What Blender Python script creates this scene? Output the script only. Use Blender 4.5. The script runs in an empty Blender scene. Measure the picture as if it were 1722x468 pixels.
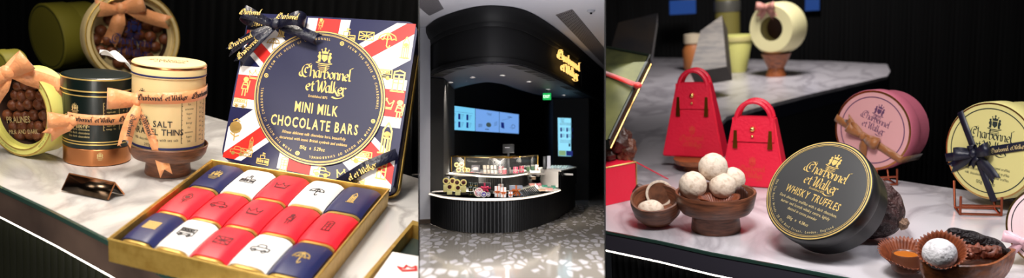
import bpy, bmesh, math, random
import numpy as np
from mathutils import Vector, Matrix
from mathutils.geometry import tessellate_polygon
random.seed(7)
PI = math.pi
COL = bpy.context.scene.collection
FPX = 1300.0          # focal length in pixels of the 1722 x 468 frame
D0 = 4.0              # focus distance (m)
def V(*a): return Vector(a if len(a) > 1 else a[0])
def camray(u, v): return Vector(((u-861)/FPX, -(v-234)/FPX, -1.0))
# ---------------------------------------------------------------- camera and the three sets' frames
UPW = Vector((0.0168, 0.9915, 0.1293)).normalized()
_fw = (Vector((0, 0, -1)) - UPW*Vector((0, 0, -1)).dot(UPW)).normalized()
_rt = _fw.cross(UPW)
A = Matrix((_rt, _fw, UPW))            # camera axes -> world
CAMPOS = Vector((0, 0, 1.6))
cam = bpy.data.cameras.new('camera'); camo = bpy.data.objects.new('camera', cam); COL.objects.link(camo)
camo.matrix_world = Matrix.Translation(CAMPOS) @ A.to_4x4()
cam.sensor_width = 36.0; cam.sensor_fit = 'HORIZONTAL'; cam.lens = 36.0*FPX/1722; cam.clip_start = 0.05; cam.clip_end = 200
cam.dof.use_dof = True; cam.dof.focus_distance = D0; cam.dof.aperture_fstop = (cam.lens/1000)/(7.5*D0/FPX)
bpy.context.scene.camera = camo

class Frame:
    """One of the three places: its own level ground plane z = 0, eye height H, scale S (metres per unit)."""
    def __init__(s, down, center, H, S):
        up = -Vector(down).normalized(); c = camray(*center)
        y = (c - up*c.dot(up)).normalized(); x = y.cross(up)
        s.R = Matrix((x, y, up)); s.H = H; s.S = S
        s.M = Matrix.Translation(CAMPOS) @ A.to_4x4() @ Matrix.Scale(S, 4) @ s.R.transposed().to_4x4() @ Matrix.Translation((0, 0, -H))
        s.O = Vector((0, 0, H))
    def ray(s, u, v): return s.R @ camray(u, v)
    def on(s, u, v, h=0.0):
        r = s.ray(u, v); return s.O + r*((h-s.H)/r.z)
    def at(s, u, v, d): return s.O + s.ray(u, v)*d
    def onpl(s, u, v, p, n):
        r = s.ray(u, v); return s.O + r*((p-s.O).dot(n)/r.dot(n))
    def proj(s, p):
        c = s.R.transposed() @ (p-s.O); return (861+FPX*c.x/-c.z, 234-FPX*c.y/-c.z, -c.z)
    def depth(s, p): return s.proj(p)[2]
    def hgt(s, p, v):
        lo, hi = -5.0, s.H*1.5 + 20
        for _ in range(50):
            m = (lo+hi)/2
            if s.proj(Vector((p.x, p.y, m)))[1] > v: lo = m
            else: hi = m
        return lo
    def edge(s, u): # plane normal of the image column u, pointing right
        return (s.R @ Vector((FPX, 0, u-861))).normalized()
    def disc(s, u, v, d, ratio, mdir, updir):
        """pose of a disc seen as an ellipse: axis z is its face normal, y its up"""
        r = s.ray(u, v).normalized(); c = s.at(u, v, d)
        def im(p): q = s.R @ Vector((p[0], -p[1], 0)); return q
        m = im(mdir); m = (m - r*m.dot(r)).normalized()
        t = math.acos(ratio); n = (-r*math.cos(t) + m*math.sin(t)).normalized()
        w = im(updir); w = (w - r*(w.dot(n)/r.dot(n))).normalized()
        x = w.cross(n)
        M = Matrix((x, w, n)).transposed().to_4x4(); M.translation = c
        return M
FL = Frame((-671/1300, -4.5, -1), (350, 234), 22.0, D0/76.0)
FR = Frame((439/1300, -5.4, -1), (1370, 234), 17.0, D0/47.0)
FM = Frame((0, -1, 16/1300), (861, 234), 1.5, D0/15.0)

# ---------------------------------------------------------------- materials
def srgb(r, g, b):
    def f(c): c /= 255.0; return c/12.92 if c <= .04045 else ((c+.055)/1.055)**2.4
    return (f(r), f(g), f(b), 1)
MT = {}
def mat(name, col, rough=.5, metal=0, emit=None, es=1, trans=0, noise=None, bump=None, coat=0, sheen=0, sss=0, aniso=None):
    """noise=(scale, second colour, lo, hi[, stretch]); bump=(scale, strength[, stretch])"""
    if name in MT: return MT[name]
    m = bpy.data.materials.new(name); m.use_nodes = True; nt = m.node_tree; b = nt.nodes['Principled BSDF']
    c = srgb(*col); b.inputs['Base Color'].default_value = c; b.inputs['Roughness'].default_value = rough; b.inputs['Metallic'].default_value = metal
    if trans: b.inputs['Transmission Weight'].default_value = trans
    if coat: b.inputs['Coat Weight'].default_value = coat; b.inputs['Coat Roughness'].default_value = .12
    if sheen: b.inputs['Sheen Weight'].default_value = sheen
    if emit: b.inputs['Emission Color'].default_value = srgb(*emit); b.inputs['Emission Strength'].default_value = es
    L = nt.links.new
    if noise or bump: tc = nt.nodes.new('ShaderNodeTexCoord')
    def nz(scale, stretch, detail=4):
        mp = nt.nodes.new('ShaderNodeMapping'); mp.inputs['Scale'].default_value = stretch or (1, 1, 1); L(tc.outputs['Object'], mp.inputs[0])
        n = nt.nodes.new('ShaderNodeTexNoise'); n.inputs['Scale'].default_value = scale; n.inputs['Detail'].default_value = detail; L(mp.outputs[0], n.inputs['Vector']); return n
    if noise:
        n = nz(noise[0], noise[4] if len(noise) > 4 else None); r = nt.nodes.new('ShaderNodeValToRGB')
        r.color_ramp.elements[0].position = noise[2]; r.color_ramp.elements[0].color = c
        r.color_ramp.elements[1].position = noise[3]; r.color_ramp.elements[1].color = srgb(*noise[1])
        L(n.outputs['Fac'], r.inputs[0]); L(r.outputs[0], b.inputs['Base Color'])
    if bump:
        n = nz(bump[0], bump[2] if len(bump) > 2 else None); k = nt.nodes.new('ShaderNodeBump'); k.inputs['Strength'].default_value = bump[1]; k.inputs['Distance'].default_value = .1
        L(n.outputs['Fac'], k.inputs['Height']); L(k.outputs[0], b.inputs['Normal'])
    MT[name] = m; return m
def marble(name, base, vein, scale, rough=.25):
    m = mat(name, base, rough, coat=.3); nt = m.node_tree; b = nt.nodes['Principled BSDF']; L = nt.links.new
    tc = nt.nodes.new('ShaderNodeTexCoord'); mp = nt.nodes.new('ShaderNodeMapping'); mp.inputs['Rotation'].default_value = (0, 0, .6); mp.inputs['Scale'].default_value = (1, .55, 1)
    L(tc.outputs['Object'], mp.inputs[0])
    n = nt.nodes.new('ShaderNodeTexNoise'); n.inputs['Scale'].default_value = scale; n.inputs['Detail'].default_value = 7; n.inputs['Distortion'].default_value = 1.2; L(mp.outputs[0], n.inputs['Vector'])
    a = nt.nodes.new('ShaderNodeMath'); a.operation = 'SUBTRACT'; a.inputs[1].default_value = .5; L(n.outputs['Fac'], a.inputs[0])
    a2 = nt.nodes.new('ShaderNodeMath'); a2.operation = 'ABSOLUTE'; L(a.outputs[0], a2.inputs[0])
    r = nt.nodes.new('ShaderNodeValToRGB'); e = r.color_ramp.elements; e[0].position = 0; e[0].color = srgb(*vein); e[1].position = .06; e[1].color = (1, 1, 1, 1)
    L(a2.outputs[0], r.inputs[0])
    n2 = nt.nodes.new('ShaderNodeTexNoise'); n2.inputs['Scale'].default_value = scale*.45; n2.inputs['Detail'].default_value = 3; L(mp.outputs[0], n2.inputs['Vector'])
    r2 = nt.nodes.new('ShaderNodeValToRGB'); e = r2.color_ramp.elements; e[0].position = .35; e[0].color = srgb(*base); e[1].position = .62; e[1].color = srgb(*[max(0, int(x*.86)) for x in base])
    L(n2.outputs['Fac'], r2.inputs[0])
    mx = nt.nodes.new('ShaderNodeMix'); mx.data_type = 'RGBA'; mx.blend_type = 'MULTIPLY'; mx.inputs[0].default_value = .5
    L(r2.outputs[0], mx.inputs[6]); L(r.outputs[0], mx.inputs[7]); L(mx.outputs[2], b.inputs['Base Color'])
    return m

# ---------------------------------------------------------------- mesh builder
class MB:
    def __init__(s): s.v = []; s.f = []; s.m = []; s.s = []; s.mats = []
    def mi(s, m):
        if m not in s.mats: s.mats.append(m)
        return s.mats.index(m)
    def add(s, vs, fs, m, smooth=False, T=None):
        b = len(s.v); s.v += [tuple(T @ Vector(p)) if T else tuple(p) for p in vs]; k = s.mi(m)
        for f in fs: s.f.append([b+i for i in f]); s.m.append(k); s.s.append(smooth)
        return s
    def box(s, lo, hi, m, bev=0, T=None, seg=2):
        bm = bmesh.new(); bmesh.ops.create_cube(bm, size=1)
        for v in bm.verts: v.co = Vector([lo[i] + (v.co[i]+.5)*(hi[i]-lo[i]) for i in range(3)])
        if bev: bmesh.ops.bevel(bm, geom=bm.edges[:], offset=bev, segments=seg, affect='EDGES', profile=.6)
        bm.verts.index_update(); s.add([v.co.copy() for v in bm.verts], [[v.index for v in f.verts] for f in bm.faces], m, bool(bev), T); bm.free(); return s
    def prism(s, pts, z0, z1, m, T=None, smooth=False, ms=None):
        n = len(pts); vs = [(p[0], p[1], z0) for p in pts] + [(p[0], p[1], z1) for p in pts]
        s.add(vs, [[i, (i+1) % n, n+(i+1) % n, n+i] for i in range(n)], ms or m, smooth, T)
        tri = tessellate_polygon([[Vector((p[0], p[1], 0)) for p in pts]])
        s.add(vs, [list(t) for t in tri] + [[n+i for i in t] for t in tri], m, False, T); return s
    def lathe(s, prof, m, seg=48, T=None, smooth=True, mfn=None, rfn=None):
        """prof: (r, z) list; rfn(r, z, angle) may change the radius"""
        vs = []
        for r, z in prof:
            for k in range(seg):
                a = 2*PI*k/seg; q = rfn(r, z, a) if rfn else r
                vs.append((q*math.cos(a), q*math.sin(a), z))
        for i in range(len(prof)-1):
            fs = [[i*seg+k, i*seg+(k+1) % seg, (i+1)*seg+(k+1) % seg, (i+1)*seg+k] for k in range(seg)]
            mm = mfn(i) if mfn else m
            b = len(s.v)
            if i == 0: s.base = b; s.v += [tuple(T @ Vector(p)) if T else p for p in vs]
            k0 = s.mi(mm)
            for f in fs: s.f.append([s.base+j for j in f]); s.m.append(k0); s.s.append(smooth)
        for i, e in ():
            if prof[i][0] > 1e-6:
                s.f.append([s.base+i*seg+k for k in range(seg)]); s.m.append(s.mi(mfn(0 if e == 0 else len(prof)-2) if mfn else m)); s.s.append(False)
        return s
    def tube(s, pts, r, m, seg=8, T=None, closed=False, rf=None):
        pts = [Vector(p) for p in pts]; n = len(pts); vs = []; up = Vector((0, 0, 1)); prev = None
        for i, p in enumerate(pts):
            if closed: d = (pts[(i+1) % n]-pts[i-1]).normalized()
            else: d = (pts[min(i+1, n-1)]-pts[max(i-1, 0)]).normalized()
            a = prev if prev else (up if abs(d.dot(up)) < .9 else Vector((1, 0, 0)))
            a = (a - d*a.dot(d)).normalized(); prev = a; b = d.cross(a); q = rf(i/(n-1))*r if rf else r
            for k in range(seg): t = 2*PI*k/seg; vs.append(p + a*q*math.cos(t) + b*q*math.sin(t))
        fs = [[i*seg+k, i*seg+(k+1) % seg, ((i+1) % n)*seg+(k+1) % seg, ((i+1) % n)*seg+k] for i in range(n if closed else n-1) for k in range(seg)]
        if not closed: fs += [list(range(seg))[::-1], [(n-1)*seg+k for k in range(seg)]]
        return s.add(vs, fs, m, True, T)
    def ball(s, c, r, m, seg=24, ring=14, T=None, fn=None, sc=(1, 1, 1)):
        vs = []
        for i in range(ring+1):
            a = PI*i/ring
            for k in range(seg):
                b = 2*PI*k/seg; d = Vector((math.sin(a)*math.cos(b), math.sin(a)*math.sin(b), math.cos(a))); q = r*(fn(d) if fn else 1)
                vs.append(Vector(c) + Vector((d.x*sc[0], d.y*sc[1], d.z*sc[2]))*q)
        return s.add(vs, [[i*seg+k, i*seg+(k+1) % seg, (i+1)*seg+(k+1) % seg, (i+1)*seg+k] for i in range(ring) for k in range(seg)], m, True, T)
    def strip(s, pts, wd, w, m, T=None, notch=0, wf=None):
        """ribbon along pts, width vector wd(i) or fixed, width w"""
        pts = [Vector(p) for p in pts]; n = len(pts); vs = []
        for i, p in enumerate(pts):
            d = (wd(i) if callable(wd) else Vector(wd)); q = w*(wf(i/(n-1)) if wf else 1)/2
            vs += [p - d*q, p + d*q]
        fs = [[2*i, 2*i+1, 2*i+3, 2*i+2] for i in range(n-1)]
        if notch:
            e = pts[-1]; d = (pts[-1]-pts[-2]).normalized(); vs += [e + (vs[-2]-e) + d*notch, e + (vs[-1]-e) + d*notch, e]
            k = 2*n; fs += [[k-2, k+2, k], [k-2+0, k-1, k+2], [k-1, k+1, k+2]]
        return s.add(vs, fs, m, True, T)
    def grid(s, fn, nu, nv, m, T=None, smooth=True, closeu=False):
        vs = [fn(i/nu, j/nv) for i in range(nu+1) for j in range(nv+1)]
        return s.add(vs, [[i*(nv+1)+j, (i+1)*(nv+1)+j, (i+1)*(nv+1)+j+1, i*(nv+1)+j+1] for i in range(nu) for j in range(nv)], m, smooth, T)
    def slab(s, top, h, m, d=None, smooth=False, ms=None):
        """solid between polygon points `top` and the same shifted by vector d*h"""
        d = d or Vector((0, 0, -1)); n = len(top); vs = [Vector(p) for p in top] + [Vector(p)+d*h for p in top]
        s.add(vs, [[i, (i+1) % n, n+(i+1) % n, n+i] for i in range(n)], ms or m, smooth)
        tri = tessellate_polygon([[Vector(p) for p in top]])
        return s.add(vs, [list(t) for t in tri] + [[n+i for i in t] for t in tri], m)

NEEDS_CLIP = {}
def finish(name, mb, parent, F, L, clip, solid, keepn=False):
    me = bpy.data.meshes.new(name); me.from_pydata([tuple(v) for v in mb.v], [], mb.f)
    for m in mb.mats: me.materials.append(m)
    me.polygons.foreach_set('material_index', mb.m); me.polygons.foreach_set('use_smooth', mb.s); me.update()
    bm = bmesh.new(); bm.from_mesh(me); bmesh.ops.remove_doubles(bm, verts=bm.verts, dist=1e-5)
    if not keepn: bmesh.ops.recalc_face_normals(bm, faces=bm.faces)
    if clip:
        u, sgn = clip; n = F.edge(u); Li = L.inverted(); n2 = (L.to_3x3().transposed() @ n).normalized()*sgn; co = Li @ F.O
        bmesh.ops.bisect_plane(bm, geom=bm.verts[:]+bm.edges[:]+bm.faces[:], plane_co=co, plane_no=n2, clear_outer=True)
        bmesh.ops.holes_fill(bm, edges=[e for e in bm.edges if len(e.link_faces) == 1], sides=0)
    bm.to_mesh(me); bm.free()
    try: me.set_sharp_from_angle(angle=math.radians(38))
    except Exception: pass
    o = bpy.data.objects.new(name, me); COL.objects.link(o)
    if parent: o.parent = parent
    if solid:
        q = o.modifiers.new('thickness', 'SOLIDIFY'); q.thickness = solid; q.offset = 0
    return o
def thing(name, label, cat, F, L, group=None, kind=None):
    o = bpy.data.objects.new(name, None); COL.objects.link(o); o.empty_display_size = .1
    if isinstance(L, Vector): L = Matrix.Translation(L)
    o.matrix_world = F.M @ L; o['label'] = label; o['category'] = cat
    if group: o['group'] = group
    if kind: o['kind'] = kind
    NEEDS_CLIP[o.name] = (F, L); return o
def part(name, mb, parent, label=None, clip=None, solid=0, keepn=False):
    r = parent
    while r.parent: r = r.parent
    F, L = NEEDS_CLIP.get(r.name, (None, None))
    o = finish(name, mb, parent, F, L, clip, solid, keepn)
    if label: o['label'] = label
    return o
def single(name, label, cat, mb, F, L, group=None, kind=None, clip=None, solid=0, keepn=False):
    if isinstance(L, Vector): L = Matrix.Translation(L)
    o = finish(name, mb, None, F, L, clip, solid, keepn); o.matrix_world = F.M @ L
    if kind != 'structure': o['label'] = label; o['category'] = cat
    if kind: o['kind'] = kind
    if group: o['group'] = group
    NEEDS_CLIP[o.name] = (F, L); return o
def struct(name, mb, F, label=None, clip=None, L=None, solid=0):
    o = single(name, label, None, mb, F, L or Matrix.Identity(4), kind='structure', clip=clip, solid=solid)
    if label: o['label'] = label
    return o
def dup(root, name, label, F, L, group=None):
    if isinstance(L, Vector): L = Matrix.Translation(L)
    r = root.copy(); r.name = name; COL.objects.link(r); r.matrix_world = F.M @ L; r['label'] = label
    if group: r['group'] = group
    for ch in root.children:
        c = ch.copy(); COL.objects.link(c); c.parent = r
        for g in ch.children: d = g.copy(); COL.objects.link(d); d.parent = c
    return r
def spline(pts, n):
    """Catmull-Rom through pts, n samples per span"""
    P = [Vector(p) for p in pts]; P = [P[0]*2-P[1]] + P + [P[-1]*2-P[-2]]; out = []
    for i in range(1, len(P)-2):
        for k in range(n):
            t = k/n; a, b, c, d = P[i-1:i+3]
            out.append(.5*((2*b) + (c-a)*t + (2*a-5*b+4*c-d)*t*t + (3*b-a-3*c+d)*t**3))
    return out + [P[-2]]

# ---------------------------------------------------------------- flat drawing: lettering, crests, line pictures
def _glyph(ch, bold):
    key = (ch, bold)
    if key in _glyph.c: return _glyph.c[key]
    cu = bpy.data.curves.new('t', 'FONT'); cu.body = ch; cu.size = 1; cu.offset = bold; cu.resolution_u = 2; cu.fill_mode = 'FRONT'
    ob = bpy.data.objects.new('t', cu); COL.objects.link(ob); dg = bpy.context.evaluated_depsgraph_get(); dg.update()
    me = bpy.data.meshes.new_from_object(ob.evaluated_get(dg))
    r = ([(v.co.x, v.co.y) for v in me.vertices], [list(p.vertices) for p in me.polygons])
    cu2 = None
    bpy.data.objects.remove(ob); bpy.data.curves.remove(cu); bpy.data.meshes.remove(me)
    xs = [p[0] for p in r[0]] or [0, .3]; _glyph.c[key] = (r[0], r[1], min(xs), max(xs)); return _glyph.c[key]
_glyph.c = {}
NIB = {  # broad-nib letters for the ornate wordmark
 'C': (1.25, [[(1.05, 1.35), (.75, 1.75), (.2, 1.6), (-.1, .9), (.05, .15), (.55, -.15), (1.05, .15)], [(.8, 1.2), (.45, 1.3), (.35, .7), (.6, .45)], [(-.12, .7), (-.42, .5), (-.4, .05), (0, -.12)], [(.75, 1.75), (1.2, 1.95)]]),
 'h': (.82, [[(0, 1.75), (0, 0)], [(0, .75), (.3, 1), (.55, .8), (.55, 0), (.65, -.15)]]),
 'a': (.8, [[(.52, 1), (.2, 1), (0, .7), (0, .25), (.25, 0), (.52, .3)], [(.52, 1), (.52, .1), (.7, 0)]]),
 'r': (.6, [[(0, 1), (0, 0)], [(0, .7), (.25, 1), (.45, .88)]]),
 'b': (.78, [[(0, 1.75), (0, .1), (.3, 0), (.55, .3), (.55, .75), (.3, 1), (0, .75)]]),
 'o': (.76, [[(.28, 1), (0, .7), (0, .3), (.28, 0), (.55, .3), (.55, .7), (.28, 1)]]),
 'n': (.8, [[(0, 1), (0, 0)], [(0, .75), (.3, 1), (.52, .8), (.52, .1), (.7, 0)]]),
 'e': (.72, [[(.02, .5), (.5, .62), (.48, .85), (.28, 1), (0, .7), (0, .3), (.28, 0), (.58, .2)]]),
 'l': (.4, [[(0, 1.8), (0, .1), (.2, 0)]]), "'": (.3, [[(-.25, 1.9), (.05, 2.0)]]),
 't': (.6, [[(.2, 1.4), (.2, .1), (.42, 0)], [(-.05, 1), (.48, 1)]]),
 'W': (1.35, [[(-.35, 1.35), (-.1, 1.65), (.12, 1.3), (.15, .3), (.3, 0)], [(.3, 0), (.65, 1.6)], [(.65, 1.6), (.7, .3), (.88, 0), (1.2, 1.2), (1.0, 1.7)]]),
 'k': (.75, [[(0, 1.75), (0, 0)], [(0, .5), (.45, 1)], [(.12, .55), (.42, .1), (.75, -.3), (1.1, -.2)]]), ' ': (.4, [])}
class Pen:
    """2-D drawing that is later laid on a surface as thin raised print"""
    def __init__(s): s.p = []; s.M = (1, 0, 0, 1, 0, 0)
    def at(s, x=0, y=0, k=1, rot=0): c, q = math.cos(rot)*k, math.sin(rot)*k; s.M = (c, -q, q, c, x, y); return s
    def _t(s, p): a, b, c, d, x, y = s.M; return (a*p[0]+b*p[1]+x, c*p[0]+d*p[1]+y)
    def poly(s, pts): s.p.append(([s._t(p) for p in pts], None)); return s
    def stroke(s, pts, w, closed=False):
        P = list(pts) + ([pts[0]] if closed else [])
        for (x0, y0), (x1, y1) in zip(P, P[1:]):
            d = math.hypot(x1-x0, y1-y0)
            if d < 1e-9: continue
            nx, ny = -(y1-y0)/d*w/2, (x1-x0)/d*w/2; ex, ey = (x1-x0)/d*w*.3, (y1-y0)/d*w*.3
            s.poly([(x0+nx-ex, y0+ny-ey), (x0-nx-ex, y0-ny-ey), (x1-nx+ex, y1-ny+ey), (x1+nx+ex, y1+ny+ey)])
        return s
    def nib(s, pts, w, ang=.7):
        nx, ny = math.cos(ang)*w/2, math.sin(ang)*w/2
        for (x0, y0), (x1, y1) in zip(pts, pts[1:]): s.poly([(x0+nx, y0+ny), (x0-nx, y0-ny), (x1-nx, y1-ny), (x1+nx, y1+ny)])
        return s
    def disc(s, x, y, r, n=16): return s.poly([(x+r*math.cos(2*PI*k/n), y+r*math.sin(2*PI*k/n)) for k in range(n)])
    def ring(s, x, y, r, w, n=64, a0=0, a1=2*PI):
        for k in range(n):
            t, q = a0+(a1-a0)*k/n, a0+(a1-a0)*(k+1)/n
            s.poly([(x+(r+o)*math.cos(g), y+(r+o)*math.sin(g)) for g, o in ((t, w/2), (q, w/2), (q, -w/2), (t, -w/2))])
        return s
    def textw(s, t, bold, sx, sp): return sum(((_glyph(c, bold)[3]-_glyph(c, bold)[2])*sx if c != ' ' else .25*sx)+sp for c in t)-sp
    def text(s, t, x, y, size, bold=.0, sx=1.0, sp=.07, shear=0, align='c', rot=0):
        w = s.textw(t, bold, sx, sp)*size; cx = x - (w/2 if align == 'c' else 0); c0, s0 = math.cos(rot), math.sin(rot); off = 0
        for ch in t:
            if ch == ' ': off += (.25*sx+sp)*size; continue
            vs, fs, a, b = _glyph(ch, bold)
            P = [(cx-x+off+((p[0]-a)*sx+shear*p[1])*size, p[1]*size) for p in vs]
            s.p.append(([s._t((x+p[0]*c0-p[1]*s0, y+p[0]*s0+p[1]*c0)) for p in P], fs)); off += ((b-a)*sx+sp)*size
        return s
    def arctext(s, t, x, y, r, a0, size, bold=0, sx=.8, sp=.12, inside=False):
        """text on a circle clockwise from angle a0 (tops outward)"""
        a = a0
        for ch in t:
            if ch == ' ': a -= (.3+sp)*size/r; continue
            vs, fs, l, q = _glyph(ch, bold); w = (q-l)*sx*size; g = a - w/2/r; tx, ty = math.sin(g), -math.cos(g); P = []
            for p in vs:
                dx, dy = ((p[0]-(l+q)/2)*sx)*size, p[1]*size
                P.append(s._t((x+math.cos(g)*(r+dy)+math.sin(g)*dx, y+math.sin(g)*(r+dy)-math.cos(g)*dx)))
            s.p.append((P, fs)); a -= (w+sp*size)/r
        return s
    def word(s, t, x, y, k, w=.2, sp=0):
        """ornate wordmark line, x-height k"""
        for ch in t:
            adv, st = NIB[ch]
            for q in st: s.nib([(x+a*k, y+b*k) for a, b in (curve2(q) if len(q) > 3 else q)], w*k)
            x += (adv+sp)*k
        return x
    def logo(s, x, y, W, est=True, w=.22):
        """two-line wordmark centred on x, y, overall width W"""
        k = W/8.2; s.word("Charbonnel'", x-3.75*k, y+.35*k, k, w); s.word('et Walker', x-2.9*k, y-1.75*k, k, w)
        s.nib([(x+a*k, y+b*k) for a, b in curve2([(2.6, -1.5), (3.0, -2.1), (2.0, -2.5), (1.2, -2.3)])], w*k)
        if est: s.text('Established 1875', x+.2*k, y-3.1*k, .62*k, .01, .8)
        return s
    def crest(s, x, y, k):
        q = lambda L: [(x+a*k, y+b*k) for a, b in L]
        s.poly(q([(-.3, .35), (.3, .35), (.32, -.1), (0, -.42), (-.32, -.1)]))
        for g in (-1, 1): s.poly(q([(g*.4, .3), (g*.62, .42), (g*.78, .1), (g*.62, -.15), (g*.72, -.45), (g*.42, -.45), (g*.38, -.1)])); s.disc(x+g*.58*k, y+.5*k, .14*k, 8)
        s.poly(q([(-.32, .45), (-.38, .8), (-.16, .66), (0, .9), (.16, .66), (.38, .8), (.32, .45)])); s.disc(x, y+1.0*k, .11*k, 8); s.disc(x-.38*k, y+.86*k, .08*k, 6); s.disc(x+.38*k, y+.86*k, .08*k, 6)
        s.stroke(q([(-.85, -.52), (-.4, -.62), (.4, -.62), (.85, -.52)]), .1*k); s.stroke(q([(-.6, -.8), (.6, -.8)]), .08*k)
        for j in range(3): s.stroke(q([(-.62+.1*j, -1.0-.14*j), (.62-.1*j, -1.0-.14*j)]), .05*k)
        return s
    def icon(s, kind, x, y, k, w=.09):
        q = lambda L: [(x+a*k, y+b*k) for a, b in L]; S = lambda L, c=False: s.stroke(q(L), w*k, c)
        if kind == 'umbrella':
            S([(0, .75), (0, -.6), (.1, -.78), (.25, -.7), (.28, -.55)]); S(curve2([(-.8, 0), (-.6, .45), (0, .68), (.6, .45), (.8, 0)]))
            S(curve2([(-.8, 0), (-.6, .12), (-.4, 0), (-.2, .12), (0, 0), (.2, .12), (.4, 0), (.6, .12), (.8, 0)])); S([(-.4, 0), (-.25, .35), (0, .66)]); S([(.4, 0), (.25, .35), (0, .66)])
        elif kind == 'bus':
            S([(-.85, -.4), (-.85, .6), (.8, .6), (.85, -.4)], True); S([(-.85, .1), (.85, .1)])
            for a in (-.6, -.25, .1, .45): S([(a-.12, .25), (a+.12, .25), (a+.12, .45), (a-.12, .45)], True); S([(a-.12, -.15), (a+.12, -.15)])
            s.ring(x-.45*k, y-.42*k, .17*k, w*k, 12); s.ring(x+.45*k, y-.42*k, .17*k, w*k, 12)
        elif kind == 'clock':
            S([(-.25, -1), (-.25, .55), (0, 1.1), (.25, .55), (.25, -1)], True); s.ring(x, y+.3*k, .15*k, w*k, 12); S([(-.25, .05), (.25, .05)]); S([(-.08, -1), (-.08, 0)]); S([(.1, -1), (.1, 0)]); S([(-.4, -1), (.4, -1)])
        elif kind == 'phone':
            S([(-.35, -.8), (-.35, .7), (0, .85), (.35, .7), (.35, -.8)], True); S([(-.35, .5), (.35, .5)]); S([(0, -.7), (0, .45)]); S([(-.3, .2), (.3, .2)]); S([(-.3, -.15), (.3, -.15)]); S([(-.45, -.82), (.45, -.82)])
        elif kind == 'flag':
            S([(-.8, -.5), (-.8, .5), (.8, .5), (.8, -.5)], True); S([(0, .5), (0, -.5)]); S([(-.8, 0), (.8, 0)]); S([(-.8, -.5), (.8, .5)]); S([(-.8, .5), (.8, -.5)])
        elif kind == 'crown':
            S([(-.6, -.4), (-.75, .35), (-.35, 0), (0, .5), (.35, 0), (.75, .35), (.6, -.4)], True); S([(-.6, -.55), (.6, -.55)]); s.disc(x, y+.6*k, .12*k, 8); s.disc(x-.75*k, y+.42*k, .1*k, 8); s.disc(x+.75*k, y+.42*k, .1*k, 8)
        elif kind == 'castle':
            S([(-.8, -.6), (-.8, .1), (-.4, .1), (-.4, .6), (.2, .6), (.2, .2), (.8, .2), (.8, -.6)], True); S([(-.4, .1), (.2, .2)]); S([(-.1, .6), (-.1, 1)]); S([(-.1, 1), (.2, .9), (-.1, .8)])
            for a in (-.6, -.3, 0, .35, .6): S([(a-.07, -.35), (a+.07, -.35), (a+.07, -.05), (a-.07, -.05)], True)
        elif kind == 'car':
            S(curve2([(-.9, -.3), (-.85, .05), (-.5, .15), (-.3, .5), (.3, .5), (.5, .15), (.9, .05), (.9, -.3)])); S([(-.9, -.3), (.9, -.3)]); S([(-.4, .15), (.45, .15)])
            s.ring(x-.5*k, y-.35*k, .2*k, w*k, 12); s.ring(x+.5*k, y-.35*k, .2*k, w*k, 12)
        elif kind == 'guard':
            s.disc(x, y+.6*k, .26*k, 10); S([(-.18, .3), (-.28, -.3), (.28, -.3), (.18, .3)], True); S([(-.12, -.3), (-.14, -.95)]); S([(.12, -.3), (.14, -.95)]); S([(.38, .5), (.3, -.6)]); S([(-.2, .1), (.25, .05)])
        elif kind == 'rose':
            s.disc(x, y+.25*k, .3*k, 10); s.ring(x, y+.25*k, .5*k, w*k, 10); S([(0, -.2), (.05, -.9)]); S([(0, -.5), (-.35, -.3)]); S([(.02, -.6), (.4, -.4)]); S([(-.3, .8), (0, 1), (.3, .8)])
        return s
    def into(s, mb, fn, m, lift=.01, T=None):
        for pts, fs in s.p:
            vs = [fn(p[0], p[1], lift) for p in pts]
            if fs is None:
                if len(pts) <= 4: fs = [list(range(len(pts)))]
                else: fs = [list(t) for t in tessellate_polygon([[Vector((p[0], p[1], 0)) for p in pts]])]
            mb.add(vs, fs, m, False, T)
        return mb
def curve2(P, n=5):
    return [(p.x, p.y) for p in spline([(a, b, 0) for a, b in P], n)]
flat = lambda x, y, h: (x, y, h)
def wrap(R, a0=0):
    """print wrapped round an upright cylinder; angle 0 faces -y, x in arc length"""
    return lambda x, y, h: ((R+h)*math.sin(a0+x/R), -(R+h)*math.cos(a0+x/R), y)
def solve_h(src, dst, sq=True):
    Arows = []
    for (x, y), (u, v) in zip(src, dst):
        Arows += [[x, y, 1, 0, 0, 0, -u*x, -u*y, -u], [0, 0, 0, x, y, 1, -v*x, -v*y, -v]]
    H = np.linalg.svd(np.array(Arows, float))[2][-1].reshape(3, 3)
    return lambda s, t: (lambda q: (q[0]/q[2], q[1]/q[2]))(H @ np.array([s, t, 1.0]))
def area(name, F, pos, target, size, power, col=(1, 1, 1), sy=None, spread=180):
    l = bpy.data.lights.new(name, 'AREA'); l.energy = power; l.color = col; l.size = size*F.S; l.spread = math.radians(spread)
    if sy: l.shape = 'RECTANGLE'; l.size_y = sy*F.S
    o = bpy.data.objects.new(name, l); COL.objects.link(o)
    p = F.M @ Vector(pos); t = F.M @ Vector(target); o.matrix_world = Matrix.Translation(p) @ (t-p).to_track_quat('-Z', 'Y').to_matrix().to_4x4()
    return o
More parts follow.
